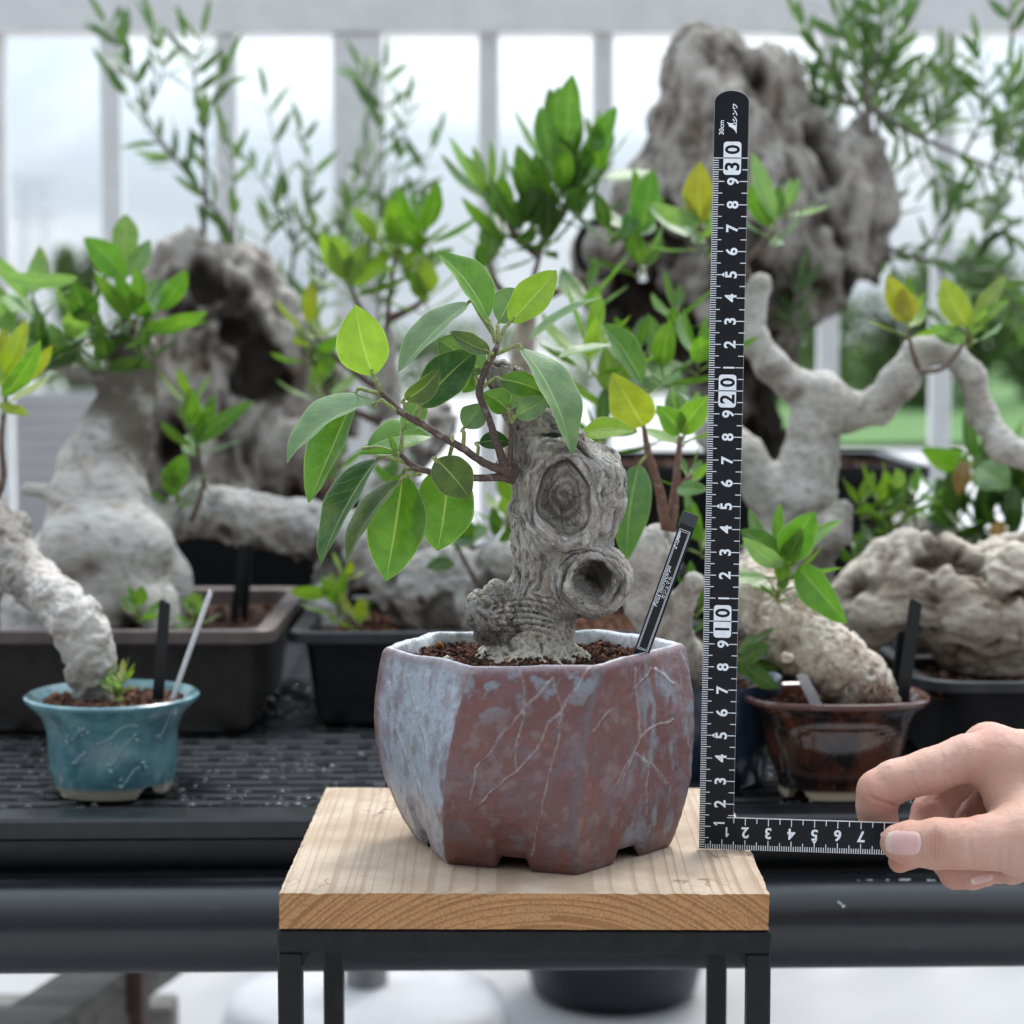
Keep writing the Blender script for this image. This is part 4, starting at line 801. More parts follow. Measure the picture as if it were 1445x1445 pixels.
FC = {'y': [(.30, .36, .03), (.36, .38, .035), (.24, .36, .04)], 'b': [(.19, .34, .03), (.15, .30, .03), (.24, .38, .05)], 'm': [(.085, .22, .025), (.07, .19, .025), (.12, .27, .03)],
      'd': [(.035, .11, .02), (.045, .13, .022), (.06, .16, .03)], 'p': [(.20, .34, .16), (.16, .29, .12), (.22, .36, .10)], 'o': [(.05, .125, .05), (.085, .175, .075), (.12, .235, .075), (.17, .29, .11)]}
def cluster(mb, x, y, d, n, L, col='m', up=(0, -1), seed=0, ratio=.45, spread=(12, 72), lean=0.):
    r_ = np.random.default_rng(int(x * 7 + y * 13 + seed)); B0 = pc(x, y, d); u3 = np.array((up[0], lean, -up[1]), float); u3 /= np.linalg.norm(u3)
    a = np.cross(u3, (0, 1, .3)); a /= np.linalg.norm(a); b = np.cross(u3, a); ph = r_.uniform(0, 6.28)
    for i in range(n):
        az = ph + i * 2.4 + r_.normal() * .25; al = R(spread[0] + (spread[1] - spread[0]) * (i + .5) / n + r_.normal() * 8); rad = math.cos(az) * a + math.sin(az) * b
        dr = u3 * math.cos(al) + rad * math.sin(al); dr[2] -= .12 * (i / n); dr /= np.linalg.norm(dr); ln = L * r_.uniform(.72, 1.15) * (.65 + .35 * min(1, (i + 1) / 3)) / 100
        B = B0 - u3 * .0025 * i * (L / 4) + dr * .006; T = B + dr * ln; vw = u3 - (u3 @ dr) * dr + .12 * r_.normal(size=3)
        V, F, uv = leafgeo(B, T, ln * ratio * r_.uniform(.88, 1.12), r_.normal() * 14, r_.uniform(8, 24), -r_.uniform(.02, .10), 7, 11, vw)
        cc = np.array(FC[col][r_.integers(len(FC[col]))]) * r_.uniform(.8, 1.15); mb.add(V, F, 0, uv, cc)
        mb.tube([B0 - u3 * .0025 * i * (L / 4), B + dr * .002], [.0008, .0006], 5, 0, 1, col=(.26, .34, .1))
def one(mb, bx_, by_, bd, tx, ty, td, w, roll, fold, bul, cc):
    V, F, uv = leafgeo(pc(bx_, by_, bd), pc(tx, ty, td), w / 100, roll, fold, bul, 13, 21); mb.add(V, F, 0, uv, cc)
def stem(mb, pts, r, col=(.20, .13, .10), n=8): mb.tube([pc(*p) for p in pts], np.array(r) / 100, n, sub=5, noise=.15, col=col, seed=pts[0][0])
def sprig(ml, ms, pts, r0, n, L=3.7, col='o', seed=0, start=.12, ratio=.24):
    """olive twig: narrow leaves in pairs along it"""
    P, rr = catmull(np.array([pc(*p) for p in pts]), np.linspace(r0, .05, len(pts)), 8); m_ = MB(); m_.tube(P, rr / 100, 6, sub=1, col=(.27, .25, .2)); m_.build(ms[1], M_STEM, ms[0]); r_ = np.random.default_rng(int(seed + pts[0][0] * 3 + pts[-1][1]))
    n = max(4, int(n * .78))
    for i in range(n):
        f = start + (1 - start) * (i + .3) / n; j = min(len(P) - 2, int(f * (len(P) - 1))); T = P[j + 1] - P[j]; T /= np.linalg.norm(T); p = P[j] + (P[j + 1] - P[j]) * r_.uniform()
        a = np.cross(T, r_.normal(size=3)); a /= np.linalg.norm(a)
        for s in (1, -1):
            dr = T * r_.uniform(.45, 1.1) + a * s + np.array((0, 0, .15)); dr /= np.linalg.norm(dr); ln = L * r_.uniform(.6, 1.15) / 100
            V, F, uv = leafgeo(p, p + dr * ln, ln * ratio * r_.uniform(.8, 1.2), 0, 12, .03, 3, 6, r_.normal(size=3) + np.array((0, 0, 1.2))); cc = np.array(FC[col][r_.integers(len(FC[col]))]) * r_.uniform(.8, 1.2); ml.add(V, F, 0, uv, cc)
    V, F, uv = leafgeo(P[-1], P[-1] + (P[-1] - P[-4]) / np.linalg.norm(P[-1] - P[-4]) * L * .009, L * .0016, 0, 12, .02, 3, 6); ml.add(V, F, 0, uv, FC[col][2])
TZ = .749
M_BLKPLA = plain('black_plastic', (.009, .009, .010), .42, 0, 90, .3, .15, .001, .3); M_BRNPLA = plain('dark_brown_plastic', (.030, .025, .022), .5, 0, 60, .25, .2, .001); M_BRNRIM = plain('pinkish_brown_rim', (.13, .098, .09), .5, 0, 60, .2, .2, .001)
M_GRYPLA = plain('dark_grey_plastic', (.022, .024, .027), .42, 0, 80, .3, .1, .001)
def soilbed(name_label, cx, cy, hx, hy, z, col, seed=1, n=500, round_=False):
    mb = MB(); r_ = np.random.default_rng(seed); g = 28; V = []; F = []
    for i in range(g + 1):
        for j in range(g + 1):
            u, v = i / g * 2 - 1, j / g * 2 - 1
            if round_: m = max(abs(u), abs(v)); l = math.hypot(u, v) + 1e-9; u, v = u * m / l, v * m / l
            V.append((cx + u * hx, cy + v * hy, z))
    V = np.array(V); V[:, 2] += .004 * fbm(V * 40, 3); F = [(i * (g + 1) + j, (i + 1) * (g + 1) + j, (i + 1) * (g + 1) + j + 1, i * (g + 1) + j + 1) for i in range(g) for j in range(g)]; mb.add(V, F, 0, None, np.array(col) * .7)
    pts = []; cc = []
    for _ in range(n):
        if round_: a = r_.uniform(0, 6.28); q_ = math.sqrt(r_.uniform()) * .98; u, v = q_ * math.cos(a), q_ * math.sin(a)
        else: u, v = r_.uniform(-.98, .98, 2)
        pts.append(np.array((cx + u * hx, cy + v * hy, z + r_.uniform(0, .004)))); cc.append(np.array(col) * r_.uniform(.6, 1.7))
    granules(mb, pts, r_.uniform(.0012, .003, n), cc, False, seed); return tag(mb.build('soil', M_SOIL, None, smooth=False), name_label, 'soil', kind='stuff')
def rrect(cx, cy, hx, hy, r, z, n=6):
    P = []
    for sx, sy, a0 in ((1, 1, 0), (-1, 1, 90), (-1, -1, 180), (1, -1, 270)):
        for a in np.linspace(0, 90, n): P.append((cx + sx * (hx - r) + r * math.cos(R(a0 + a)), cy + sy * (hy - r) + r * math.sin(R(a0 + a)), z))
    return np.array(P)
def planter(name, label, x0, x1, d0, d1, zr, mat, rimmat, taper=.016, lip=.008, rimh=.008, r=.012, soilc=(.10, .05, .035), z0=TZ + .002, cat='planter', sdrop=.012, slabel=None, seed=1, group=None):
    cx, hx = (x0 + x1) / 2, (x1 - x0) / 2; y0, y1 = d0 - .93, d1 - .93; cy, hy = (y0 + y1) / 2, (y1 - y0) / 2; H_ = zr - z0
    root = thing(name, label, cat, (cx, cy, z0), group); mb = MB(); m = 24
    L_ = [rrect(cx, cy, hx - taper - .03, hy - taper - .03, r, z0 + .003), rrect(cx, cy, hx - taper - .004, hy - taper - .004, r, z0), rrect(cx, cy, hx - taper, hy - taper, r, z0 + .004)]
    for f in (.3, .6, .8): L_.append(rrect(cx, cy, hx - taper + (taper - lip) * f, hy - taper + (taper - lip) * f, r, z0 + H_ * f))
    L_.append(rrect(cx, cy, hx - lip, hy - lip, r, zr - rimh)); nb = len(L_)
    L_ += [rrect(cx, cy, hx - lip, hy - lip, r, zr - rimh - .0002), rrect(cx, cy, hx, hy, r, zr - rimh + .0005), rrect(cx, cy, hx, hy, r, zr - .001), rrect(cx, cy, hx - .001, hy - .001, r, zr), rrect(cx, cy, hx - lip - .003, hy - lip - .003, r * .8, zr - .001), rrect(cx, cy, hx - lip - .006, hy - lip - .006, r * .8, zr - H_ * .5)]
    def strip(A): V = np.concatenate(A); return V, [(i * m + j, i * m + (j + 1) % m, (i + 1) * m + (j + 1) % m, (i + 1) * m + j) for i in range(len(A) - 1) for j in range(m)]
    V, F = strip(L_[:nb]); mb.add(V, F + [tuple(range(m))[::-1]]); smooth_angle(mb.build('planter_body', mat, root)); mb = MB(); mb.add(*strip(L_[nb:])); smooth_angle(mb.build('planter_rim', rimmat, root))
    if slabel: soilbed(slabel, cx, cy, hx - lip - .005, hy - lip - .005, zr - sdrop, soilc, seed)
    return root
def stake(x0, y0, x1, y1, d, w, label, mat, tilt=0.):
    A = pc(x0, y0, d); B = pc(x1, y1, d); e = B - A; L = np.linalg.norm(e); e /= L; n = np.array((tilt, -1, 0.)); n -= (n @ e) * e; n /= np.linalg.norm(n); s = np.cross(e, -n)
    def M(V): return A + np.outer(V[:, 0], s) + np.outer(V[:, 1], e) + np.outer(V[:, 2], n)
    mb = MB(); b = .0007; O_ = np.array([(-w / 2, -.02), (w / 2, -.02), (w / 2, L - w * .2), (w / 2 - w * .15, L), (-w / 2, L - w * .35)]); n_ = len(O_)
    mb.add(M(np.vstack((np.column_stack((O_, np.full(n_, b))), np.column_stack((O_, np.full(n_, -b)))))), [tuple(range(n_)), tuple(n_ + i for i in range(n_))[::-1]] + [(n_ + i, n_ + (i + 1) % n_, (i + 1) % n_, i) for i in range(n_)])
    return tag(mb.build('plant_tag', mat, None, smooth=False), label, 'plant tag')
M_WTAG = plain('white_plastic_tag', (.72, .71, .74), .45, 0, 200, .06, .05, .0003); M_BTAG = M_TAG
# ================================================================ bench
BA = R(1.4)
def bM(V): return rotz(V, BA, (0, .2))
BENCH = thing('plant_bench', 'long black slatted plastic bench carrying the potted plants', 'bench', (0, .7, FZ))
mb = MB(); r_ = np.random.default_rng(2); yb0, yb1 = .2, 1.08; pitch = .0175; X0, X1 = -.95, .95
ny = int((yb1 - yb0) / pitch)
for j in range(ny):
    y = yb0 + j * pitch; mb.bbox((X0, y, TZ - .007), (X1, y + .0078, TZ - .0002), .0018, M=bM)
for i in range(int((X1 - X0) / .044)):
    for j in range(ny):
        x = X0 + i * .044 + (.022 if j % 2 else 0); y = yb0 + j * pitch + .0072; mb.bbox((x, y, TZ - .006), (x + .011, y + pitch - .0066, TZ - .0006), .001, M=bM)
mb.build('slatted_top', plain('wet_black_plastic', (.007, .0075, .009), .2, 0, 200, .3, .2, .001, .5), BENCH, smooth=False)
mb = MB(); mb.bbox((X0, .158, TZ - .008), (X1, .184, TZ + .004), .0018, M=bM); mb.bbox((X0, .184, TZ - .03), (X1, .198, TZ - .0075), .001, M=bM); mb.build('front_edge', plain('satin_black_edge', (.009, .010, .012), .3, 0, 90, .3, .1, .001, .35), BENCH, smooth=False)
mb = MB(); mb.bbox((X0, .188, TZ - .062), (X1, .20, TZ - .034), .001, M=bM); mb.build('shadow_board', M_BLKPLA, BENCH, smooth=False)
zs = .003
mb = MB(); mb.bbox((X0, .170, TZ - .032), (X1, .186, TZ - .028), .001, M=bM); mb.build('pipe_seat', M_BLKPLA, BENCH, smooth=False)
def pipe_fn(t):
    o = t.coord(); n1 = t.noise(o, 70, 5, .6); n2 = t.noise(t.mapping(o, (12, 60, 60)), 1., 5, .7); scuff = t.step(n2, .6, .72)
    spk = t.math('SUBTRACT', 1., t.step(t.vor(o, 34), .012, .03)); spk = t.math('MULTIPLY', spk, t.step(t.noise(o, 19, 2), .56, .6))
    cc = t.mix(t.math('MULTIPLY', scuff, .10), (.012, .013, .016), (.16, .17, .2)); cc = t.mix(t.math('MULTIPLY', spk, .8), cc, (.6, .62, .65))
    return pbsdf(t, Base_Color=cc, Roughness=t.math('MULTIPLY_ADD', n1, .2, .2), Specular_IOR_Level=.5, Normal=t.bump(n1, .1, .001))
M_PIPE = material('painted_pipe', pipe_fn)
pz = .6968; mb = MB(); xs = np.linspace(-1.0, 1.0, 30); mb.tube(bM(np.array([(x, .160, pz) for x in xs])), np.full(30, .0248), 40, sub=1); mb.build('front_pipe', M_PIPE, BENCH)
mb = MB(); r_ = np.random.default_rng(8)
for (qx, qy, s_) in [(1186, 1275, .0006), (1190, 1279, .0009), (1183, 1273, .0005), (87, 1262, .0007), (175, 1333, .0006)]:
    d_ = 1.073; P = pc(qx, qy, d_); mb.add(P + IV * np.array((s_, s_ * .5, s_)), IF)
for x_a, x_b, yy in ((0, 150, 1253), (168, 176, 1252), (188, 204, 1252), (1208, 1238, 1243), (1249, 1254, 1243), (1266, 1284, 1243), (1310, 1318, 1243)):
    for x in np.arange(x_a, x_b, 2.2): P = pc(x + r_.normal(), yy + r_.normal() * 1.2, 1.086); mb.add(P + IV0 * r_.uniform(.0004, .0009) * np.array((1.3, .6, .6)), IF0)
tag(mb.build('bird_lime_spots', plain('dried_white_spots', (.62, .63, .66), .8), BENCH), kind='stuff')
mb = MB(); M_DROP = material('water_drop', lambda t: pbsdf(t, Base_Color=(.9, .92, .95), Roughness=.03, Transmission_Weight=1., IOR=1.33))
for _ in range(1700):
    x = r_.uniform(-.42, .42); y = yb0 + int(r_.uniform(0, 24)) * pitch + r_.uniform(.001, .0085); rad = r_.choice([.0008, .0012, .0017, .0024]); mb.add(bM((IV * np.array((rad, rad, rad * .6)) + np.array((x, y, TZ)))), IF)
tag(mb.build('water_drops', M_DROP, BENCH), kind='stuff')
for x in (-.85, .85):
    for y in (.215, 1.04): mb = MB(); mb.bbox((x - .02, y - .02, FZ), (x + .02, y + .02, TZ - .0075), .002, M=bM); mb.build('leg', M_BLKSTEEL, BENCH, smooth=False)
for y in (.45, .7, .95): mb = MB(); mb.bbox((X0, y, TZ - .045), (X1, y + .03, TZ - .0072), .001, M=bM); mb.build('cross_bar', M_BLKSTEEL, BENCH, smooth=False)
# ================================================================ blue pot with leaning fig (front left)
def blue_fn(t):
    o = t.coord(); s = t.new('ShaderNodeSeparateXYZ'); t.set(s, 0, o); n1 = t.noise(o, 60, 5); n2 = t.noise(t.mapping(o, (90, 90, 260)), 1., 4)
    cc = t.mix(t.step(n1, .3, .7), (.03, .115, .15), (.12, .26, .275)); cc = t.mix(t.math('MULTIPLY', t.step(n2, .5, .7), .4), cc, (.13, .28, .32)); cc = t.mix(t.step(s.outputs[2], TZ + .0085, TZ + .0045), cc, (.42, .37, .28))
    cc = t.mix(t.attr('crk_tone'), cc, (.30, .42, .47)); return pbsdf(t, Base_Color=cc, Roughness=.22, Specular_IOR_Level=.55, Coat_Weight=.3, Coat_Roughness=.1, Normal=t.bump(n1, .3, .0012))
M_BLUE = material('blue_glaze', blue_fn)
def footcut(zb, hgt, w, n, ph=0., r0=.0):
    def fn(V):
        a = np.arctan2(V[:, 1] - fn.c[1], V[:, 0] - fn.c[0]) + ph; q_ = np.abs(((a / (2 * math.pi) * n) % 1) - .5); up = hgt * np.clip((w - q_) / (w * .5), 0, 1); V[:, 2] = np.maximum(V[:, 2], zb + up * (V[:, 2] < zb + hgt * 2)); return V
    return fn
def lathepot(name, label, cx, cy, prof, mat, z0=TZ + .001, sy=1., cut=None, cat='flower pot', extra=None):
    root = thing(name, label, cat, (cx, cy, z0)); mb = MB()
    def fn(V):
        if cut: cut.c = (cx, cy); V = cut(V)
        V[:, 1] = cy + (V[:, 1] - cy) * sy; return V
    mb.lathe([(r / 100, z / 100) for r, z in prof], (cx, cy, z0), 96, 0, fn); V = np.concatenate(mb.v); o = smooth_angle(mb.build('pot_body', mat, root, attrs={'crk_tone': np.zeros(len(V))}), 50); return root, o
bx_, by2 = (152 - 722.5) / 3000 * 1.17, 1.17 - .93
root, o = lathepot('blue_pot', 'small turquoise blue glazed round pot with raised blossom twigs at the left', bx_, by2, [(0, .9), (2.6, .8), (2.75, .0), (3.15, .0), (3.4, .6), (3.58, 1.6), (3.55, 2.6), (3.62, 3.5), (3.95, 4.3), (4.6, 4.95), (4.82, 5.15), (4.82, 5.32), (4.68, 5.42), (4.45, 5.2), (4.0, 4.6), (3.5, 3.9)], M_BLUE, cut=footcut(TZ + .001, .0065, .13, 3, 1.75))
mb = MB(); r_ = np.random.default_rng(3)
for x0, y0, x1, y1 in ((140, 1050, 185, 1022), (150, 1085, 186, 1042), (95, 1048, 118, 1030), (165, 1115, 195, 1085), (215, 1050, 240, 1005), (100, 1080, 116, 1070)):
    P = []
    for f in np.linspace(0, 1, 7):
        p = pc(x0 + (x1 - x0) * f, y0 + (y1 - y0) * f + 3 * math.sin(f * 7), 1.13); dx = p[0] - bx_; hz = (p[2] - TZ) * 100; rr = np.interp(hz, [0, .6, 1.6, 2.6, 3.5, 4.3, 5], [3.15, 3.4, 3.58, 3.55, 3.62, 3.95, 4.6]) / 100; dy = -math.sqrt(max(1e-6, rr * rr - dx * dx)); P.append((p[0], by2 + dy, p[2]))
    mb.tube(P, .0007, 6, sub=2, noise=.3)
    for f in (0, -1):
        for _ in range(4): mb.add(np.array(P[f]) + IV0 * r_.uniform(.001, .0016) + r_.normal(size=3) * np.array((.0016, .0004, .0016)), IF0)
V = np.concatenate(mb.v); mb.build('blossom_relief', M_BLUE, root, attrs={'crk_tone': np.full(len(V), .5)})
soilbed('brown granular soil in the small blue pot', bx_, by2, .0385, .0385, TZ + .0475, (.12, .062, .04), 5, 700, True)
root = thing('fig_bonsai', 'leaning pale fig trunk with folded bark growing out of the small blue pot', 'bonsai', (bx_, by2, TZ + .04))
wood('trunk', root, M_PALEBARK, [[(140, 990, 1.17, 22), (130, 968, 1.17, 28), (128, 940, 1.17, 33), (122, 905, 1.17, 34), (106, 878, 1.17, 37), (82, 850, 1.18, 33), (42, 815, 1.22, 34), (0, 775, 1.25, 40), (-35, 720, 1.28, 40), (-50, 660, 1.3, 30)], [(6, 790, 1.26, 34), (18, 748, 1.28, 28)]], (), [(146, 893, 1.125, 7, 14, 8), (92, 905, 1.13, 9, 10, 18)], .09, .45, .05, .35, (.6, .6, 1.2), .8, None, .015, .11, tint=lambda q_, V_: .65 * sst(880, 985, q_[:, 1]) * (q_[:, 0] > 60) + .6 * sst(60, 30, q_[:, 0]))
mb = MB(); stem(mb, [(-20, 720, 1.27), (4, 680, 1.25), (2, 620, 1.24), (10, 545, 1.23)], [.3, .22, .17, .12]); mb.build('branch', M_STEM, root)
mb = MB(); cluster(mb, 10, 550, 1.23, 7, 3.6, 'y', (.2, -1)); one(mb, 5, 560, 1.22, 57, 480, 1.18, 1.5, 30, 15, .04, FC['m'][2]); one(mb, 2, 530, 1.22, 38, 450, 1.21, 1.4, -20, 15, .04, FC['y'][0]); mb.build('foliage', M_LEAF, root)
w_ = thing('weed', 'tiny yellow green weed beside the trunk in the small blue pot', 'plant', pc(168, 975, 1.16)); mb = MB(); cluster(mb, 170, 965, 1.16, 9, 1.3, 'y', (.3, -1), ratio=.3); cluster(mb, 165, 972, 1.155, 12, .8, 'p', ratio=.6); mb.build('foliage', M_LEAF, w_)
stake(222, 1002, 233, 846, 1.165, .0062, 'upright black plant tag at the right edge of the small blue pot', M_BTAG); stake(240, 995, 298, 833, 1.165, .0022, 'slim white plant tag leaning out of the small blue pot', M_WTAG, .9)
# ================================================================ brown planter with the fat white fig (left)
planter('brown_planter', 'long dark brown plastic planter with a pinkish brown rim at the left', -.62, -.149, 1.315, 1.545, .819, M_BRNPLA, M_BRNRIM, .017, .009, .009, .014, slabel='brown soil in the long brown planter', seed=7)
root = thing('fig_bonsai', 'fat bellied white fig with a leafy crown in the long brown planter', 'bonsai', pc(150, 880, 1.43))
wood('trunk', root, M_WHITEBARK, [[(140, 830, 1.43, 84), (148, 772, 1.42, 88), (142, 712, 1.43, 68), (142, 660, 1.44, 57), (163, 605, 1.45, 44), (182, 555, 1.46, 36), (188, 500, 1.46, 33), (180, 470, 1.46, 22)], [(80, 800, 1.40, 50), (55, 860, 1.38, 50), (40, 900, 1.37, 40)], [(190, 800, 1.40, 40), (226, 850, 1.385, 22), (240, 880, 1.38, 16)], [(150, 830, 1.38, 50), (120, 895, 1.37, 40)], [(225, 735, 1.43, 12), (233, 790, 1.42, 18), (237, 812, 1.42, 30), (236, 835, 1.42, 32), (236, 890, 1.42, 22)], [(160, 745, 1.45, 40), (235, 728, 1.44, 22)], [(120, 770, 1.38, 64), (185, 775, 1.39, 60)], [(180, 800, 1.38, 44), (205, 850, 1.37, 24), (222, 885, 1.365, 16)], [(178, 545, 1.46, 14), (110, 527, 1.45, 9), (52, 503, 1.45, 7)], [(120, 700, 1.42, 14), (40, 690, 1.42, 9)]], (), [(70, 815, 1.33, 6, 14, 6)], .15, .75, .085, .36, (.45, .45, 1.6), .65, 79.5, .025, tint=lambda q_, V_: 1.1 * sst(670, 560, q_[:, 1] - 1.1 * (q_[:, 0] - 150)) * sst(-.7, .2, fbm(V_ * .35, 3) + .1))
mb = MB(); stem(mb, [(180, 480, 1.46), (172, 430, 1.45), (166, 390, 1.45)], [.3, .2, .12]); mb.build('branch', M_STEM, root); mb = MB(); stem(mb, [(190, 490, 1.46), (215, 450, 1.45)], [.3, .15]); mb.build('branch', M_STEM, root); mb = MB(); stem(mb, [(178, 490, 1.46), (130, 450, 1.44)], [.3, .15]); mb.build('branch', M_STEM, root); mb = MB(); stem(mb, [(185, 490, 1.46), (190, 450, 1.43)], [.25, .12]); mb.build('branch', M_STEM, root)
mb = MB()
for a in ((190, 452, 1.43, 6, 4.2, 'm', (0, -1), 0, .5, (30, 95)), (216, 448, 1.45, 5, 4.2, 'm', (.3, -1), 0, .5, (25, 90)), (128, 448, 1.44, 6, 4.6, 'd', (-.3, -1), 0, .5, (30, 100)), (96, 470, 1.45, 6, 4.4, 'p'), (56, 498, 1.45, 7, 4.4, 'd'), (150, 500, 1.44, 7, 3.6, 'd'), (200, 500, 1.44, 6, 3.2, 'm'), (45, 420, 1.47, 5, 4.4, 'p'), (80, 500, 1.46, 5, 4, 'p'), (20, 470, 1.5, 6, 4.6, 'p')): cluster(mb, *a)
one(mb, 178, 395, 1.44, 118, 335, 1.43, 2.2, 10, 16, .04, (.12, .32, .03)); one(mb, 174, 365, 1.45, 178, 302, 1.46, 2.1, 0, 12, .02, FC['p'][2]); one(mb, 178, 390, 1.45, 212, 338, 1.46, 1.7, -25, 12, .03, FC['p'][1]); one(mb, 110, 392, 1.40, -5, 385, 1.38, 1.5, -40, 12, .12, FC['p'][0]); mb.build('foliage', M_LEAF, root)
for a, lb in (((195, 865, 1.34, 7, 1.6, 'm'), 'small round leaved green weed beside the root in the long brown planter'), ((275, 868, 1.36, 10, 1.5, 'p'), 'pale grey green weed near the right end of the long brown planter')):
    w_ = thing('weed', lb, 'plant', pc(*a[:3])); mb = MB(); cluster(mb, *a, ratio=.7); mb.build('foliage', M_LEAF, w_)
stake(332, 862, 343, 768, 1.44, .0055, 'left one of two black plant tags at the right end of the long brown planter', M_BTAG); stake(345, 862, 352, 766, 1.455, .0055, 'right one of two black plant tags at the right end of the long brown planter', M_BTAG)
# ================================================================ black planter with the sprawling grey fig (centre left)
planter('black_planter', 'black plastic planter with a grey rim behind the six sided pot', -.142, .10, 1.34, 1.528, .8145, M_BLKPLA, M_GRYPLA, .016, .008, .008, .01, slabel='red brown soil in the black planter behind the six sided pot', soilc=(.16, .075, .045), seed=9)
root = thing('fig_bonsai', 'sprawling grey fig trunk with a thick horizontal limb above the black planter behind the pot', 'bonsai', pc(600, 860, 1.44))
wood('trunk', root, M_GREYBARK, [[(640, 860, 1.43, 62), (600, 815, 1.44, 62), (560, 790, 1.45, 45), (500, 765, 1.46, 40), (430, 748, 1.47, 38), (350, 735, 1.47, 36), (290, 718, 1.47, 34), (262, 728, 1.46, 26), (232, 745, 1.45, 18)], [(590, 820, 1.44, 60), (680, 830, 1.43, 50), (740, 800, 1.44, 40)], [(520, 770, 1.46, 40), (470, 830, 1.46, 34), (460, 880, 1.45, 30)], [(700, 820, 1.40, 28), (712, 790, 1.39, 26)], [(560, 790, 1.46, 40), (545, 700, 1.5, 34), (560, 640, 1.52, 40), (620, 600, 1.55, 30)]], (), [(690, 800, 1.36, 10, 10, 8), (450, 740, 1.40, 12, 12, 6), (548, 872, 1.36, 30, 20, 12)], .16, .8, .40, .34, (.9, .9, .9), .8, 79.5, .07, cav=.45, cf=.35)
mb = MB(); 
for pts_, r__ in (([(292, 705, 1.46), (283, 660, 1.46), (275, 605, 1.46)], [.22, .16, .12]), ([(270, 735, 1.44), (284, 700, 1.44), (283, 690, 1.44)], [.2, .16, .14]), ([(672, 822, 1.37), (655, 790, 1.37), (642, 762, 1.37)], [.2, .15, .1]), ([(255, 720, 1.45), (250, 695, 1.45)], [.2, .12])): mb = MB(); stem(mb, pts_, r__); mb.build('branch', M_STEM, root)
mb = MB()
for a in ((276, 610, 1.46, 9, 3.6, 'm'), (270, 570, 1.46, 6, 2.8, 'b'), (250, 698, 1.44, 8, 2.6, 'm'), (642, 765, 1.37, 5, 2.4, 'm'), (555, 690, 1.42, 6, 2.6, 'm'), (720, 720, 1.42, 7, 3, 'b'), (700, 765, 1.42, 6, 2.6, 'm'), (470, 660, 1.46, 7, 2.8, 'm')): cluster(mb, *a)
one(mb, 640, 765, 1.36, 690, 745, 1.36, 1.6, -20, 12, .05, FC['p'][0]); one(mb, 642, 795, 1.36, 600, 802, 1.35, 1.1, 20, 12, .05, FC['d'][1]); one(mb, 246, 690, 1.43, 262, 640, 1.42, 1.7, 0, 14, .03, (.14, .36, .03)); one(mb, 275, 625, 1.45, 360, 565, 1.44, 1.4, -20, 16, .06, FC['m'][1]); mb.build('foliage', M_LEAF, root)
w_ = thing('weed', 'yellow green broad leaved seedling at the left of the black planter behind the pot', 'plant', pc(490, 880, 1.36)); mb = MB()
for a in ((478, 855, 1.37, 6, 2.2, 'b'), (505, 880, 1.36, 6, 2.0, 'y'), (485, 815, 1.38, 4, 1.6, 'y')): cluster(mb, *a)
one(mb, 466, 836, 1.36, 408, 833, 1.35, 1.2, -30, 12, .06, FC['b'][0]); stem(mb, [(492, 890, 1.37), (482, 850, 1.37), (486, 812, 1.38)], [.12, .1, .07], (.3, .36, .1)); mb.build('foliage', M_LEAF, w_)
# ================================================================ old olive, left rear
planter('black_planter', 'deep black planter under the old olive stump at the left rear', -.30, -.075, 1.74, 1.98, .868, M_BLKPLA, M_BLKPLA, .016, .008, .012, .012, slabel='orange brown soil around the old olive stump at the left rear', soilc=(.20, .10, .06), seed=12, sdrop=.008)
root = thing('olive_bonsai', 'craggy grey olive stump with thin leafy shoots at the left rear', 'bonsai', pc(350, 680, 1.86))
wood('trunk', root, M_DEADWOOD, [[(330, 660, 1.86, 100), (300, 560, 1.86, 95), (270, 470, 1.86, 74), (268, 390, 1.86, 48), (275, 350, 1.86, 22)], [(330, 460, 1.84, 60), (350, 400, 1.86, 40), (320, 372, 1.86, 20)], [(400, 640, 1.86, 76), (410, 550, 1.88, 60), (390, 470, 1.88, 40), (372, 430, 1.88, 20)], [(430, 640, 1.84, 60), (460, 590, 1.86, 44)], [(340, 440, 1.86, 60), (400, 510, 1.86, 60), (450, 590, 1.86, 50)], [(240, 640, 1.86, 60), (225, 520, 1.87, 44), (245, 420, 1.87, 36)]], (), [(380, 560, 1.80, 26, 40, 70), (430, 520, 1.80, 26, 40, 40), (330, 470, 1.80, 20, 30, 18), (350, 520, 1.80, 14, 30, 34), (455, 610, 1.80, 22, 30, 30), (300, 620, 1.80, 20, 24, 16)], .24, .9, 1.3, .17, (1.5, 1.5, .42), 1.1, 85.5, .2, cav=1.2, cf=.2, jag=1.0)
ml = MB(); ms = (root, 'branch'); D = 1.86
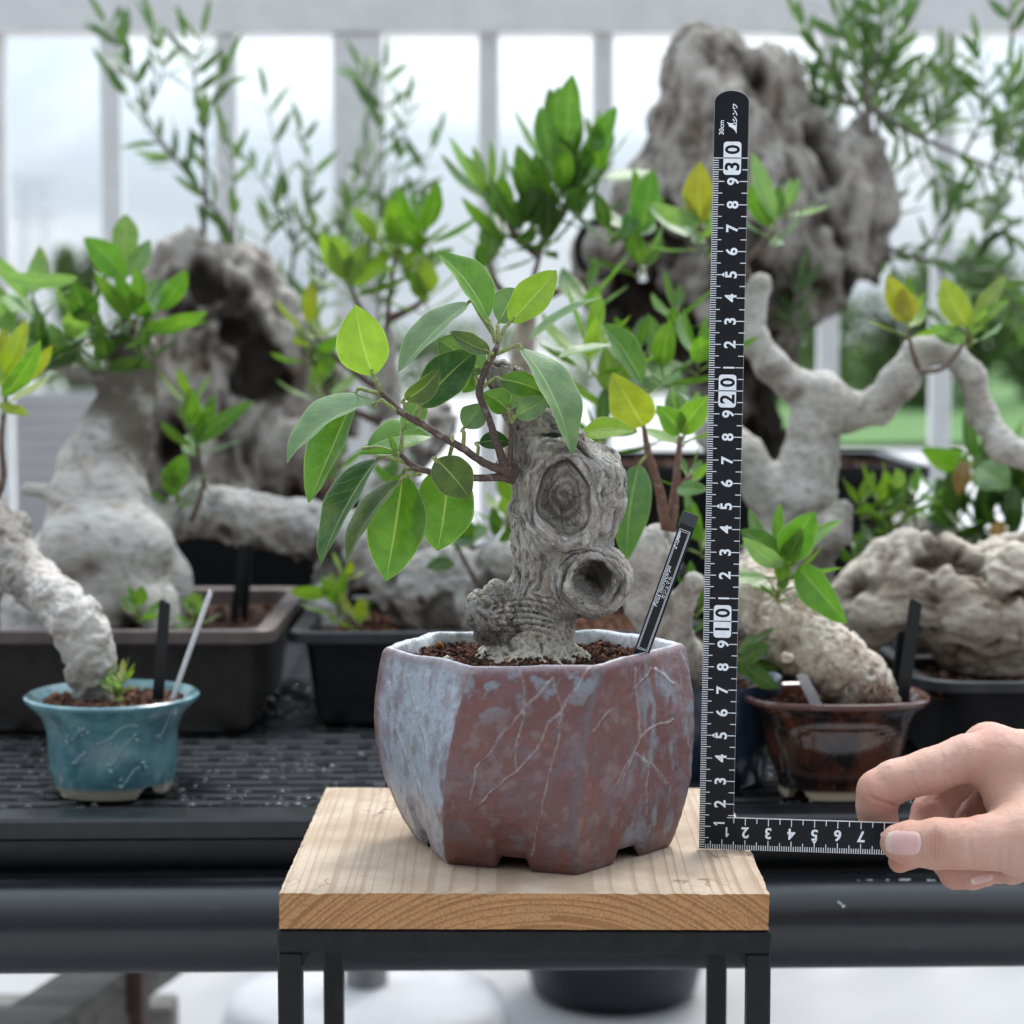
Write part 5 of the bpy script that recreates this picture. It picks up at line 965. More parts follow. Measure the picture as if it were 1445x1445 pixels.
for pts, r0, n in (([(285, 360, D), (290, 260, D), (285, 170, D), (262, 60, D)], .32, 10), ([(350, 400, D), (320, 320, D), (260, 240, D), (205, 160, D), (180, 60, D)], .3, 13), ([(260, 240, D), (215, 190, D), (160, 110, D)], .14, 6), ([(285, 200, D), (300, 140, D), (320, 95, D)], .14, 6), ([(285, 180, D), (275, 110, D), (285, 50, D)], .14, 7),
                   ([(330, 330, D), (330, 250, D), (315, 190, D)], .14, 5), ([(398, 450, 1.95), (415, 350, 1.95), (400, 260, 1.95), (375, 140, 1.95)], .26, 11), ([(415, 350, 1.95), (440, 260, 1.95), (425, 190, 1.95)], .15, 8), ([(410, 340, 1.95), (380, 270, 1.95), (350, 230, 1.95)], .14, 6), ([(430, 460, 1.95), (455, 380, 1.95), (440, 310, 1.95)], .18, 9), ([(400, 420, 1.95), (375, 350, 1.95), (385, 300, 1.95)], .14, 7), ([(190, 110, D), (165, 60, D), (150, 35, D)], .1, 5), ([(205, 160, D), (230, 100, D), (215, 40, D)], .12, 7), ([(455, 400, 1.95), (480, 330, 1.95), (500, 290, 1.95)], .14, 7)): sprig(ml, ms, pts, r0, n)
ml.build('foliage', M_OLIVE, root)
root = thing('olive_sapling', 'slim upright olive sapling in front of the wide railing post', 'olive tree', pc(530, 700, 2.05)); ml = MB(); ms = (root, 'stem'); D = 2.05
for pts, r0, n in (([(535, 760, D), (530, 560, D), (538, 380, D), (540, 220, D), (545, 100, D)], .3, 16), ([(538, 330, D), (560, 240, D), (575, 150, D)], .14, 8), ([(538, 300, D), (515, 220, D), (525, 130, D)], .14, 8), ([(536, 360, D), (580, 290, D), (612, 200, D)], .14, 8), ([(535, 400, D), (490, 320, D), (500, 250, D)], .14, 7), ([(534, 430, D), (510, 370, D), (490, 330, D)], .14, 6), ([(540, 200, D), (528, 140, D), (510, 100, D)], .12, 6)): sprig(ml, ms, pts, r0, n)
ml.build('foliage', M_OLIVE, root)
# ================================================================ young figs in the centre
def youngfig(name, label, base, stems, clusters, singles=(), pot=None, r=(.34, .2, .12)):
    root = thing(name, label, 'fig tree', pc(*base)); 
    for pts in stems: mb = MB(); stem(mb, pts, np.linspace(r[0], r[-1], len(pts))); mb.build('stem', M_STEM, root)
    mb = MB()
    for a in clusters: cluster(mb, *a)
    for a in singles: one(mb, *a)
    mb.build('foliage', M_LEAF, root); return root
planter('black_planter', 'black planter mostly hidden behind the bonsai trunk', -.06, .13, 1.58, 1.76, .83, M_BLKPLA, M_GRYPLA, slabel='dark soil hidden behind the bonsai trunk', seed=15)
wood('trunk', youngfig('young_fig', 'young fig with bright yellow green leaf tufts left of the bonsai crown', (560, 800, 1.62), [[(555, 800, 1.62), (548, 600, 1.6), (545, 480, 1.58), (552, 400, 1.56), (562, 340, 1.55)], [(546, 490, 1.58), (505, 430, 1.57), (492, 392, 1.56)], [(548, 450, 1.58), (590, 430, 1.57), (600, 412, 1.56)], [(547, 560, 1.6), (470, 500, 1.58), (437, 462, 1.57)], [(546, 600, 1.6), (480, 570, 1.58), (452, 545, 1.58)]],
    [(562, 345, 1.55, 9, 4.2, 'b'), (600, 330, 1.55, 7, 4.0, 'm'), (540, 335, 1.55, 6, 3.6, 'b'), (490, 396, 1.56, 6, 4.2, 'b'), (602, 416, 1.56, 7, 4.0, 'b'), (436, 464, 1.57, 7, 3.6, 'y'), (455, 545, 1.58, 8, 3.2, 'b'), (440, 500, 1.58, 5, 3, 'm'), (515, 480, 1.6, 5, 3, 'm')],
    [(488, 395, 1.55, 470, 330, 1.54, 2.1, 0, 14, .02, (.26, .40, .05)), (492, 398, 1.55, 516, 345, 1.54, 1.8, -10, 14, .02, (.17, .30, .04)), (604, 415, 1.55, 596, 362, 1.54, 2., 0, 14, .02, (.28, .40, .05))]), M_GREYBARK, [[(552, 700, 1.62, 24), (547, 560, 1.6, 18), (545, 470, 1.58, 10)]], h=.16, k=.5, amp=.08)
wood('trunk', youngfig('young_fig', 'young fig with tall dark green leaf tufts behind the top of the bonsai', (735, 780, 1.62), [[(735, 780, 1.62), (730, 560, 1.58), (745, 430, 1.55), (765, 345, 1.52), (785, 255, 1.5)], [(760, 360, 1.52), (725, 330, 1.5), (712, 295, 1.5)], [(765, 345, 1.52), (800, 290, 1.5), (812, 240, 1.5)], [(745, 440, 1.55), (700, 400, 1.52), (690, 360, 1.5)], [(745, 430, 1.55), (830, 390, 1.5), (878, 355, 1.48), (892, 310, 1.46)]],
    [(790, 225, 1.5, 9, 5.4, 'm', (0, -1), 0, .4, (6, 45)), (812, 262, 1.5, 8, 5.0, 'm', (.3, -1), 0, .4, (6, 50)), (775, 285, 1.5, 8, 4.8, 'd', (-.2, -1), 0, .4, (6, 55)), (708, 310, 1.5, 10, 4.6, 'm', (-.1, -1), 0, .4, (10, 70)), (685, 275, 1.52, 6, 4.6, 'p', (-.5, -1), 0, .3, (6, 40)), (735, 320, 1.49, 7, 4.2, 'd'), (850, 240, 1.5, 5, 4.2, 'm', (.4, -1)), (892, 318, 1.46, 6, 4.2, 'm'), (905, 375, 1.46, 5, 3.2, 'm'), (690, 370, 1.5, 5, 3.4, 'm'), (860, 330, 1.47, 5, 3.8, 'd'), (770, 340, 1.5, 6, 3.4, 'd'), (820, 300, 1.5, 6, 3.6, 'm')],
    [(800, 200, 1.48, 808, 104, 1.47, 2.0, 0, 14, .02, (.09, .24, .03)), (780, 230, 1.48, 762, 150, 1.47, 1.9, 0, 14, .02, (.07, .2, .03)), (838, 215, 1.48, 870, 150, 1.47, 1.7, -10, 14, .02, (.09, .25, .03)), (905, 330, 1.44, 922, 238, 1.43, 2.1, -10, 14, .03, (.08, .24, .03)), (893, 300, 1.44, 880, 335, 1.43, 1.4, -10, 14, .03, (.06, .2, .03))]), M_TANBARK, [[(736, 760, 1.62, 26), (730, 560, 1.58, 22), (746, 430, 1.55, 12)]], h=.16, k=.5, amp=.08)
# the fig just behind the pot
root, o = lathepot('round_blue_black_pot', 'dark navy glazed round pot mostly hidden behind the ruler', (985 - 722.5) / 3000 * 1.2, .27, [(0, .4), (3.6, 0), (3.9, .2), (4.6, 3), (4.9, 5.6), (4.85, 5.9), (4.6, 5.8), (4.2, 4.6)], plain('navy_glaze', (.02, .035, .06), .2, 0, 80, .3, .1))
soilbed('dark soil in the navy pot behind the ruler', (985 - 722.5) / 3000 * 1.2, .27, .042, .042, TZ + .05, (.08, .045, .03), 21, 300, True)
root = thing('fig_bonsai', 'pale cut back fig with red brown shoots right behind the six sided pot', 'bonsai', pc(955, 950, 1.2))
wood('trunk', root, M_PALEBARK, [[(975, 950, 1.2, 40), (940, 900, 1.18, 30), (905, 850, 1.16, 24), (915, 790, 1.15, 30), (930, 765, 1.16, 26)], [(950, 900, 1.18, 26), (962, 850, 1.16, 16), (980, 822, 1.15, 15)]], [(913, 776, 1.14, 32, 22, 32)], [(910, 780, 1.125, 25, 14, 24)], .09, .5, .07, .9, (1, 1, 1), .5, None, .04)
mb = MB(); stem(mb, [(940, 745, 1.15), (930, 690, 1.14), (915, 640, 1.13), (908, 600, 1.12)], [.32, .26, .22, .12], (.24, .12, .085)); mb.build('branch', M_STEM, root); mb = MB(); stem(mb, [(945, 750, 1.15), (953, 690, 1.15), (960, 615, 1.15)], [.32, .24, .14], (.24, .12, .085)); mb.build('branch', M_STEM, root); mb = MB(); stem(mb, [(955, 690, 1.15), (975, 670, 1.15)], [.15, .1], (.24, .12, .085)); mb.build('branch', M_STEM, root)
mb = MB()
for a in ((985, 500, 1.3, 7, 3.4, 'm'), (830, 490, 1.28, 9, 3.6, 'b'), (935, 520, 1.3, 6, 3.4, 'm'), (870, 560, 1.28, 7, 3.2, 'b'), (975, 680, 1.16, 5, 1.8, 'm'), (965, 610, 1.15, 6, 2.4, 'b'), (850, 620, 1.27, 6, 3, 'm'), (960, 890, 1.22, 8, 2.8, 'd'), (985, 850, 1.24, 6, 2.6, 'm'), (990, 760, 1.25, 7, 3, 'm'), (830, 420, 1.35, 6, 3.4, 'm'), (955, 445, 1.35, 6, 3.2, 'm'), (900, 500, 1.3, 5, 3, 'd')): cluster(mb, *a)
for a in ((908, 602, 1.12, 864, 526, 1.10, 2.5, -14, 18, .06, (.30, .33, .03)), (906, 540, 1.12, 850, 456, 1.11, 2.3, 46, 22, .05, FC['m'][1]), (960, 612, 1.14, 926, 572, 1.12, 1.5, 0, 18, .04, FC['m'][2]), (961, 612, 1.14, 1002, 558, 1.12, 1.7, 10, 18, .04, FC['b'][1]), (960, 610, 1.15, 945, 552, 1.16, 1.6, 0, 10, .03, FC['p'][1]), (902, 655, 1.11, 884, 792, 1.09, 2.2, 4, 12, .05, (.09, .22, .05)), (748, 480, 1.08, 850, 418, 1.1, 1.4, -68, 20, .03, FC['m'][1]), (788, 505, 1.1, 868, 487, 1.12, 1.2, -66, 20, .03, FC['m'][0]), (955, 690, 1.14, 1000, 692, 1.13, 1.2, -40, 14, .08, FC['m'][0]), (900, 610, 1.12, 815, 612, 1.14, 1.5, 40, 12, .1, FC['m'][0])): one(mb, *a)
stem(mb, [(902, 655, 1.12), (914, 640, 1.13)], [.08, .08], (.3, .36, .1)); mb.build('foliage', M_LEAF, root)
# ================================================================ old olive, right rear
planter('black_planter', 'deep black planter under the huge olive stump at the right rear', .04, .345, 1.74, 1.98, .895, M_BLKPLA, M_BLKPLA, .016, .008, .012, .012, slabel='dark soil under the huge olive stump at the right rear', seed=17, sdrop=.01)
root = thing('olive_bonsai', 'huge hollow grey olive stump with leafy branches at the right rear', 'bonsai', pc(1080, 660, 1.86)); D = 1.86
wood('trunk', root, M_DEADWOOD, [[(1080, 680, D, 70), (1060, 600, D, 60), (1040, 500, D, 70), (1030, 400, D, 110), (1030, 300, D, 110), (1020, 200, D, 88), (1000, 120, D, 66), (985, 85, D, 36)], [(1040, 400, D, 90), (1150, 360, D, 78), (1190, 300, D, 62), (1190, 240, D, 44)], [(1000, 460, D, 60), (920, 450, D, 46), (860, 420, D, 36)], [(1010, 180, D, 70), (1070, 130, D, 50), (1100, 170, D, 40)], [(970, 190, D, 56), (930, 280, D, 54), (885, 350, D, 42)], [(1110, 220, D, 64), (1170, 320, D, 64), (1180, 370, D, 50)], [(960, 300, D, 60), (900, 310, D, 30), (850, 350, D, 16)], [(1215, 360, D, 30), (1232, 300, D, 24), (1230, 230, D, 17), (1224, 180, D, 12)], [(1130, 370, D, 54), (1220, 370, D, 34)], [(850, 350, D, 14), (825, 365, D, 11), (835, 395, D, 12), (870, 400, D, 16)]], (),
     [(960, 350, 1.80, 46, 60, 30), (985, 300, 1.80, 26, 30, 20), (1100, 260, 1.80, 18, 30, 20), (990, 170, 1.80, 12, 30, 34), (940, 190, 1.80, 10, 24, 40), (1080, 390, 1.80, 24, 30, 20), (1150, 400, 1.80, 40, 40, 16), (960, 470, 1.80, 40, 30, 14), (1180, 300, 1.80, 24, 26, 26), (1040, 350, 1.80, 14, 30, 30), (905, 280, 1.8, 14, 40, 14), (1010, 540, 1.80, 12, 30, 40)], .24, .9, 1.4, .15, (1.5, 1.5, .42), 1.1, 88, .2, cav=1.9, cf=.16, jag=.9, tint=lambda q_, V_: .75 * sst(300, 420, q_[:, 1]) * sst(-.6, .3, fbm(V_ * .25, 3)))
ml = MB(); ms = (root, 'branch')
L_ = [([(1225, 190, D), (1222, 120, D), (1218, 60, D), (1212, 5, D)], .4, 13), ([(1224, 180, D), (1190, 120, D), (1150, 70, D), (1130, 30, D)], .3, 11), ([(1222, 150, D), (1250, 90, D), (1262, 20, D)], .25, 11), ([(1210, 150, D), (1160, 130, D), (1115, 130, D)], .22, 9), ([(1190, 300, D), (1185, 220, D), (1165, 160, D), (1140, 110, D)], .28, 11), ([(1180, 180, D), (1140, 170, D), (1105, 180, D)], .16, 7), ([(1222, 130, D), (1200, 80, D), (1185, 30, D)], .2, 10), ([(1220, 110, D), (1245, 60, D), (1240, 10, D)], .2, 9), ([(1225, 160, D), (1270, 150, D), (1300, 110, D)], .2, 9),
      ([(1228, 150, D), (1290, 190, D), (1360, 220, D), (1445, 255, D), (1500, 280, D)], .34, 8), ([(1300, 195, D), (1330, 150, D), (1330, 90, D)], .16, 9), ([(1360, 220, D), (1390, 150, D), (1380, 70, D)], .18, 10), ([(1400, 235, D), (1420, 160, D), (1425, 100, D)], .16, 9), ([(1235, 345, D), (1300, 365, D), (1380, 380, D), (1470, 390, D)], .3, 9), ([(1290, 200, D), (1310, 250, D), (1335, 270, D)], .14, 7), ([(1380, 225, D), (1400, 300, D), (1425, 330, D)], .16, 8), ([(1300, 362, D), (1330, 310, D), (1350, 270, D)], .14, 6), ([(1370, 378, D), (1390, 330, D), (1410, 280, D)], .14, 8), ([(1320, 370, D), (1350, 420, D), (1390, 440, D)], .14, 8), ([(1240, 340, D), (1255, 290, D), (1262, 240, D)], .15, 8), ([(1400, 385, D), (1430, 430, D), (1450, 470, D)], .14, 8), ([(1430, 60, D), (1425, 20, D), (1430, -20, D)], .14, 5), ([(1445, 255, D), (1430, 200, D), (1440, 140, D)], .15, 9), ([(1250, 345, D), (1270, 400, D), (1300, 430, D)], .15, 8), ([(1130, 480, 1.8), (1120, 440, 1.8), (1128, 400, 1.8)], .2, 8)]
for pts, r0, n in L_: sprig(ml, ms, pts, r0, n)
for pts, r0, n in L_[:17:2]: sprig(ml, ms, [(x + 14, y + 10, d + .05) for x, y, d in pts], r0 * .6, n, seed=5)
ml.build('foliage', M_OLIVE, root)
mb = MB(); P = [pc(845 + 30 * math.cos(a), 352 + 38 * math.sin(a), 1.74 + .02 * math.sin(a)) for a in np.linspace(R(40), R(330), 24)]; mb.tube(P, .0035, 8, sub=2); tag(mb.build('rubber_tube', M_BLKPLA, None), 'black rubber loop hooked on the left of the huge olive stump', 'tube')
root = youngfig('young_fig', 'fig shoot with a yellow leaf at the top of the ruler', (1070, 420, 1.42), [[(1066, 410, 1.42), (1050, 372, 1.42), (1075, 350, 1.41), (1092, 328, 1.4)], [(1052, 380, 1.42), (1010, 350, 1.41), (985, 320, 1.4)]], [(1092, 318, 1.4, 8, 3.4, 'm'), (985, 322, 1.4, 8, 3.4, 'p'), (1000, 350, 1.41, 5, 3, 'm'), (1110, 300, 1.42, 4, 3, 'p', (.5, -1))], [(990, 315, 1.39, 988, 228, 1.38, 2.2, 0, 14, .03, (.34, .30, .02)), (990, 312, 1.39, 918, 285, 1.38, 1.4, -30, 12, .05, FC['p'][0]), (1095, 310, 1.39, 1062, 215, 1.38, 1.3, 10, 12, .03, FC['p'][0])])
# ================================================================ white fig behind the ruler, right
planter('black_planter', 'black planter under the branching white fig to the right of the ruler', .10, .292, 1.33, 1.50, .80, M_BLKPLA, M_GRYPLA, .014, .009, .009, .012, slabel='soil under the branching white fig', seed=23)
root = thing('fig_bonsai', 'smooth white fig with a long drooping bare branch to the right of the ruler', 'bonsai', pc(1130, 900, 1.42)); D = 1.42
wood('trunk', root, M_WHITEBARK, [[(1125, 880, D, 56), (1112, 790, D, 60), (1128, 710, D, 50), (1143, 650, D, 38), (1150, 600, D, 33), (1156, 565, D, 35)], [(1150, 572, D, 24), (1122, 545, D, 22), (1088, 515, D, 21), (1064, 480, D, 19), (1061, 440, D, 15), (1071, 402, D, 17)], [(1162, 560, D, 34), (1198, 582, D, 24), (1238, 574, 1.41, 23), (1270, 536, 1.4, 24), (1298, 496, 1.4, 20), (1336, 492, 1.4, 17), (1370, 528, 1.39, 17), (1386, 585, 1.38, 17), (1416, 630, 1.37, 20), (1470, 655, 1.36, 19)], [(1120, 740, D, 46), (1082, 690, D, 30), (1050, 645, D, 28), (1010, 610, 1.44, 30)], [(1150, 770, 1.40, 34), (1172, 750, 1.38, 26), (1190, 720, 1.38, 14)], [(1080, 820, 1.4, 44), (1060, 870, 1.4, 36)]], (), [(1070, 396, 1.40, 8, 8, 9), (1166, 766, 1.345, 7, 8, 7), (1392, 612, 1.345, 10, 8, 8)], .13, .7, .13, .55, (.7, .7, 1.3), .55, 79, .05, tint=lambda q_, V_: .35 * sst(.0, .5, fbm(V_ * .3, 3)))
mb = MB(); stem(mb, [(1296, 520, 1.38), (1286, 490, 1.37), (1280, 460, 1.37)], [.2, .16, .1], (.26, .16, .13)); mb.build('branch', M_STEM, root); mb = MB(); stem(mb, [(1298, 524, 1.375), (1330, 520, 1.36), (1355, 492, 1.36), (1368, 465, 1.36)], [.2, .16, .14, .1], (.26, .18, .15)); mb.build('branch', M_STEM, root); mb = MB()
cluster(mb, 1280, 455, 1.37, 7, 2.8, 'b'); cluster(mb, 1370, 465, 1.36, 7, 3.0, 'p')
for a in ((1280, 455, 1.36, 1252, 388, 1.35, 1.9, 4, 18, .05, (.36, .33, .03)), (1282, 450, 1.35, 1272, 408, 1.35, 1.8, 0, 14, .05, (.40, .34, .03)), (1366, 460, 1.35, 1330, 392, 1.34, 2.1, 4, 14, .03, (.30, .36, .05)), (1370, 455, 1.36, 1420, 388, 1.35, 1.3, -20, 14, .03, (.22, .27, .12)), (1372, 460, 1.35, 1425, 425, 1.34, 1.1, -30, 14, .03, (.18, .32, .06))): one(mb, *a)
mb.build('foliage', M_LEAF, root)
# ================================================================ brown glazed pot with the slanting fig (right front)
def temm(t):
    o = t.coord(); s = t.new('ShaderNodeSeparateXYZ'); t.set(s, 0, o); n1 = t.noise(t.mapping(o, (55, 55, 26)), 1., 5, .65); n2 = t.noise(o, 240, 4); z = s.outputs[2]; ring_ = t.attr('crk_tone')
    cc = t.mix(t.step(n1, .42, .62), (.010, .008, .008), (.085, .028, .016)); cc = t.mix(t.math('MULTIPLY', t.step(n2, .6, .72), .3), cc, (.25, .17, .12)); cc = t.mix(t.math('MULTIPLY', ring_, .5), cc, (.09, .06, .042)); cc = t.mix(t.step(z, TZ + .0525, TZ + .055), cc, (.085, .035, .028)); cc = t.mix(t.step(z, TZ + .0075, TZ + .004), cc, (.52, .46, .33))
    return pbsdf(t, Base_Color=cc, Roughness=t.mix(t.step(z, TZ + .0075, TZ + .004), (.1, .1, .1), (.6, .6, .6)), Specular_IOR_Level=.6, Normal=t.bump(t.math('ADD', n1, t.math('MULTIPLY', ring_, 1.5)), .25, .0012))
M_TEMM = material('brown_black_glaze', temm)
kx, ky = (1184 - 722.5) / 3000 * 1.16, 1.16 - .93; root = thing('brown_pot', 'glossy dark brown glazed oval pot with a cream foot at the right', 'flower pot', (kx, ky, TZ)); mb = MB()
PRF = [(0, 1.0), (2.5, .9), (2.75, .02), (3.15, .02), (3.25, .5), (3.25, .9), (3.45, 1.2), (3.75, 2.), (4.05, 3.1), (4.3, 4.1), (4.6, 4.7), (5.1, 5.1), (5.34, 5.3), (5.34, 5.5), (5.2, 5.6), (4.9, 5.5), (4.5, 5.0), (4.2, 4.)]
PR = np.array(PRF); kk = np.linspace(0, len(PR) - 1, 70); PR2 = np.column_stack([np.interp(kk, np.arange(len(PR)), PR[:, i]) for i in (0, 1)]); fc = footcut(TZ + .001, .0062, .16, 4, .785 * 2); fc.c = (kx, ky)
def fnk(V):
    V = fc(V); a = np.arctan2(V[:, 1] - ky, V[:, 0] - kx); sq = 1 / (np.abs(np.cos(a)) ** 4.5 + np.abs(np.sin(a)) ** 4.5) ** (1 / 4.5); f = .45 * (sq - 1) + 1; V[:, 0] = kx + (V[:, 0] - kx) * (f * .96); V[:, 1] = ky + (V[:, 1] - ky) * f * .74; return V
mb.lathe([(r / 100, z / 100) for r, z in PR2], (kx, ky, TZ + .001), 128, 0, fnk); V = np.concatenate(mb.v); a = (V[:, 0] - kx) * 100; zz = (V[:, 2] - TZ) * 100; q_ = np.maximum(np.abs(a) / 2.75, np.abs(zz - 2.9) / 1.45); q_ = ((np.abs(a) / 2.75) ** 4 + (np.abs(zz - 2.9) / 1.4) ** 4) ** .25
smooth_angle(mb.build('pot_body', M_TEMM, root, attrs={'crk_tone': sst(.14, .04, np.abs(q_ - 1)) * (V[:, 1] < ky) * (zz < 4.6)}), 60)
soilbed('dark red soil in the glossy brown oval pot', kx, ky, .043, .032, TZ + .047, (.11, .05, .033), 31, 500, True)
root = thing('fig_bonsai', 'slanting tan fig trunk with ringed bark in the glossy brown oval pot', 'bonsai', (kx + .02, ky, TZ + .05))
wood('trunk', root, M_TANBARK, [[(1235, 985, 1.16, 34), (1212, 962, 1.16, 42), (1178, 935, 1.16, 46), (1135, 900, 1.17, 46), (1095, 860, 1.18, 46), (1062, 828, 1.19, 36)], [(1062, 840, 1.18, 34), (1050, 800, 1.2, 22)], [(1090, 880, 1.17, 40), (1120, 930, 1.17, 22)]], [(1071, 833, 1.15, 10, 9, 10), (1077, 878, 1.14, 9, 9, 9), (1112, 928, 1.14, 9, 8, 8)], [(1071, 833, 1.138, 5, 5, 5), (1077, 878, 1.128, 4, 5, 4)], .08, .4, .07, .5, (1, 1, 1), .8, None, .015, .08)
mb = MB(); rr_ = np.random.default_rng(6)
for _ in range(26): x, y = 1238 + rr_.normal() * 14, 965 + rr_.normal() * 10; stem(mb, [(x, y, 1.13 + rr_.uniform(0, .04)), (x + rr_.normal() * 8, y + 14, 1.13), (x + rr_.normal() * 16 + 4, 998, 1.13)], [.06, .05, .03], (.20, .11, .07), 5)
mb.build('fibrous_root', M_STEM, root); mb = MB(); stem(mb, [(1090, 850, 1.17), (1105, 825, 1.15), (1110, 800, 1.14)], [.2, .14, .1]); mb.build('branch', M_STEM, root); mb = MB()
cluster(mb, 1108, 808, 1.14, 9, 2.2, 'b'); cluster(mb, 1100, 790, 1.14, 7, 3.2, 'm'); cluster(mb, 1045, 930, 1.17, 5, 2.6, 'm', (.6, .1)); cluster(mb, 1098, 842, 1.14, 5, 1.3, 'm')
for a in ((1126, 800, 1.13, 1195, 880, 1.10, 2.2, 24, 18, .08, (.12, .32, .03)), (1108, 790, 1.13, 1150, 722, 1.12, 2.2, 0, 18, .04, (.11, .30, .03)), (1112, 790, 1.13, 1190, 733, 1.13, 1.2, -40, 12, .06, (.17, .34, .05)), (1104, 800, 1.12, 1048, 758, 1.11, 1.3, -30, 14, .05, FC['p'][0]), (1100, 790, 1.13, 1045, 748, 1.13, 1.6, 20, 14, .05, FC['m'][1]), (1045, 935, 1.16, 1088, 912, 1.15, 1.2, -20, 16, .04, FC['m'][1])): one(mb, *a)
mb.build('foliage', M_LEAF, root)
stake(1272, 1000, 1293, 845, 1.16, .0072, 'tall black plant tag at the right end of the glossy brown oval pot', M_BTAG, .25); stake(1262, 1000, 1274, 890, 1.165, .006, 'short black plant tag behind the tall one in the glossy brown oval pot', M_BTAG, .25); stake(1150, 990, 1130, 950, 1.15, .006, 'white plant tag tipped below the trunk in the glossy brown oval pot', M_WTAG, -.5); stake(1142, 892, 1120, 836, 1.2, .007, 'white plant tag leaning behind the slanting tan trunk', M_WTAG)
# ================================================================ right hand planter with the fallen log fig
planter('black_planter', 'black plastic planter with rounded corners at the right edge', .234, .60, 1.215, 1.40, .803, M_BLKPLA, M_GRYPLA, .010, .006, .007, .03, slabel='brown soil in the black planter at the right edge', soilc=(.13, .075, .05), seed=33)
root = thing('fig_bonsai', 'massive tan and white log shaped fig trunk with a rotted hollow at the right edge', 'bonsai', pc(1390, 930, 1.3)); D = 1.31
wood('trunk', root, M_TANBARK, [[(1215, 905, D, 36), (1232, 850, D, 52), (1270, 820, D, 56), (1320, 830, D, 66), (1370, 865, D, 76), (1410, 920, D, 66)], [(1360, 840, D, 50), (1430, 800, D, 40), (1470, 790, D, 46)], [(1420, 880, D, 60), (1480, 900, D, 60)], [(1215, 890, D, 26), (1260, 800, D, 22), (1280, 775, D, 16), (1330, 790, D, 18)]], [(1432, 815, 1.26, 34, 30, 40)], [(1236, 815, 1.272, 26, 40, 20), (1265, 795, 1.272, 18, 30, 12), (1222, 835, 1.272, 16, 30, 14), (1336, 812, 1.272, 12, 20, 8), (1435, 805, 1.272, 18, 16, 14), (1290, 845, 1.272, 14, 14, 8), (1275, 880, 1.272, 30, 20, 8)], .12, .6, .5, .3, (.45, 1.1, 1.1), 1., 79.6, .08, cav=.9, cf=.22, jag=.4, tint=lambda q_, V_: .5 * sst(850, 930, q_[:, 1]))
mb = MB(); stem(mb, [(1300, 800, 1.33), (1290, 720, 1.4)], [.2, .1]); mb.build('branch', M_STEM, root)
root = youngfig('young_fig', 'low leafy fig with small bright leaves behind the log shaped trunk', (1250, 800, 1.42), [[(1250, 830, 1.42), (1246, 760, 1.42), (1248, 710, 1.41)], [(1246, 770, 1.42), (1222, 720, 1.41)], [(1246, 770, 1.42), (1285, 720, 1.41)]], [(1215, 712, 1.4, 8, 2.2, 'b'), (1242, 705, 1.4, 9, 2.4, 'b'), (1275, 718, 1.4, 7, 2.4, 'm'), (1290, 705, 1.4, 5, 2.2, 'm'), (1255, 735, 1.4, 7, 2.2, 'p'), (1235, 770, 1.41, 9, 2.2, 'd'), (1260, 780, 1.41, 8, 2.2, 'd'), (1210, 790, 1.42, 7, 2., 'm')], [(1268, 690, 1.39, 1265, 660, 1.38, 1.0, 20, 12, .03, FC['p'][2])], r=(.2, .12, .08))
root = thing('fig_bonsai', 'dark leaved fig with a pale sloping trunk at the right rear', 'bonsai', pc(1340, 850, 1.5)); D = 1.52
wood('trunk', root, M_PALEBARK, [[(1400, 840, D, 50), (1350, 795, D, 46), (1310, 765, D, 34), (1280, 745, D, 22)], [(1400, 860, D, 50), (1480, 850, D, 40)]], (), (), .2, .8, .25, .5, (1, 1, 1), .6, 76, .08)
mb = MB(); stem(mb, [(1380, 800, D), (1385, 720, D), (1375, 650, D)], [.3, .2, .12]); mb.build('branch', M_STEM, root); mb = MB(); stem(mb, [(1390, 790, D), (1430, 740, D), (1440, 700, D)], [.3, .2, .12]); mb.build('branch', M_STEM, root); mb = MB()
for a in ((1375, 655, 1.5, 7, 4.2, 'm'), (1400, 700, 1.5, 9, 4.0, 'd'), (1350, 735, 1.5, 8, 3.6, 'd'), (1440, 700, 1.5, 8, 4., 'd'), (1380, 745, 1.5, 8, 3.6, 'd'), (1430, 760, 1.49, 9, 3.6, 'd'), (1410, 650, 1.55, 6, 3.8, 'p'), (1470, 650, 1.5, 7, 4, 'm'), (1400, 790, 1.5, 8, 3.2, 'd'), (1450, 810, 1.5, 7, 3., 'd'), (1335, 700, 1.52, 5, 3.4, 'm')): cluster(mb, *a)
one(mb, 1360, 640, 1.47, 1302, 630, 1.46, 1.5, -50, 12, .08, FC['m'][0]); one(mb, 1378, 660, 1.47, 1425, 690, 1.45, 2.8, -20, 12, .08, FC['p'][1]); one(mb, 1360, 650, 1.48, 1352, 700, 1.47, 1.4, 10, 12, .05, (.32, .14, .05)); one(mb, 1410, 735, 1.46, 1408, 765, 1.45, 1.2, 10, 12, .05, (.42, .18, .03)); mb.build('foliage', M_LEAF, root)
planter('black_planter', 'black planter holding the dark leaved fig at the right rear', .27, .56, 1.44, 1.62, .77, M_BLKPLA, M_GRYPLA, .01, .006, .006, .012)
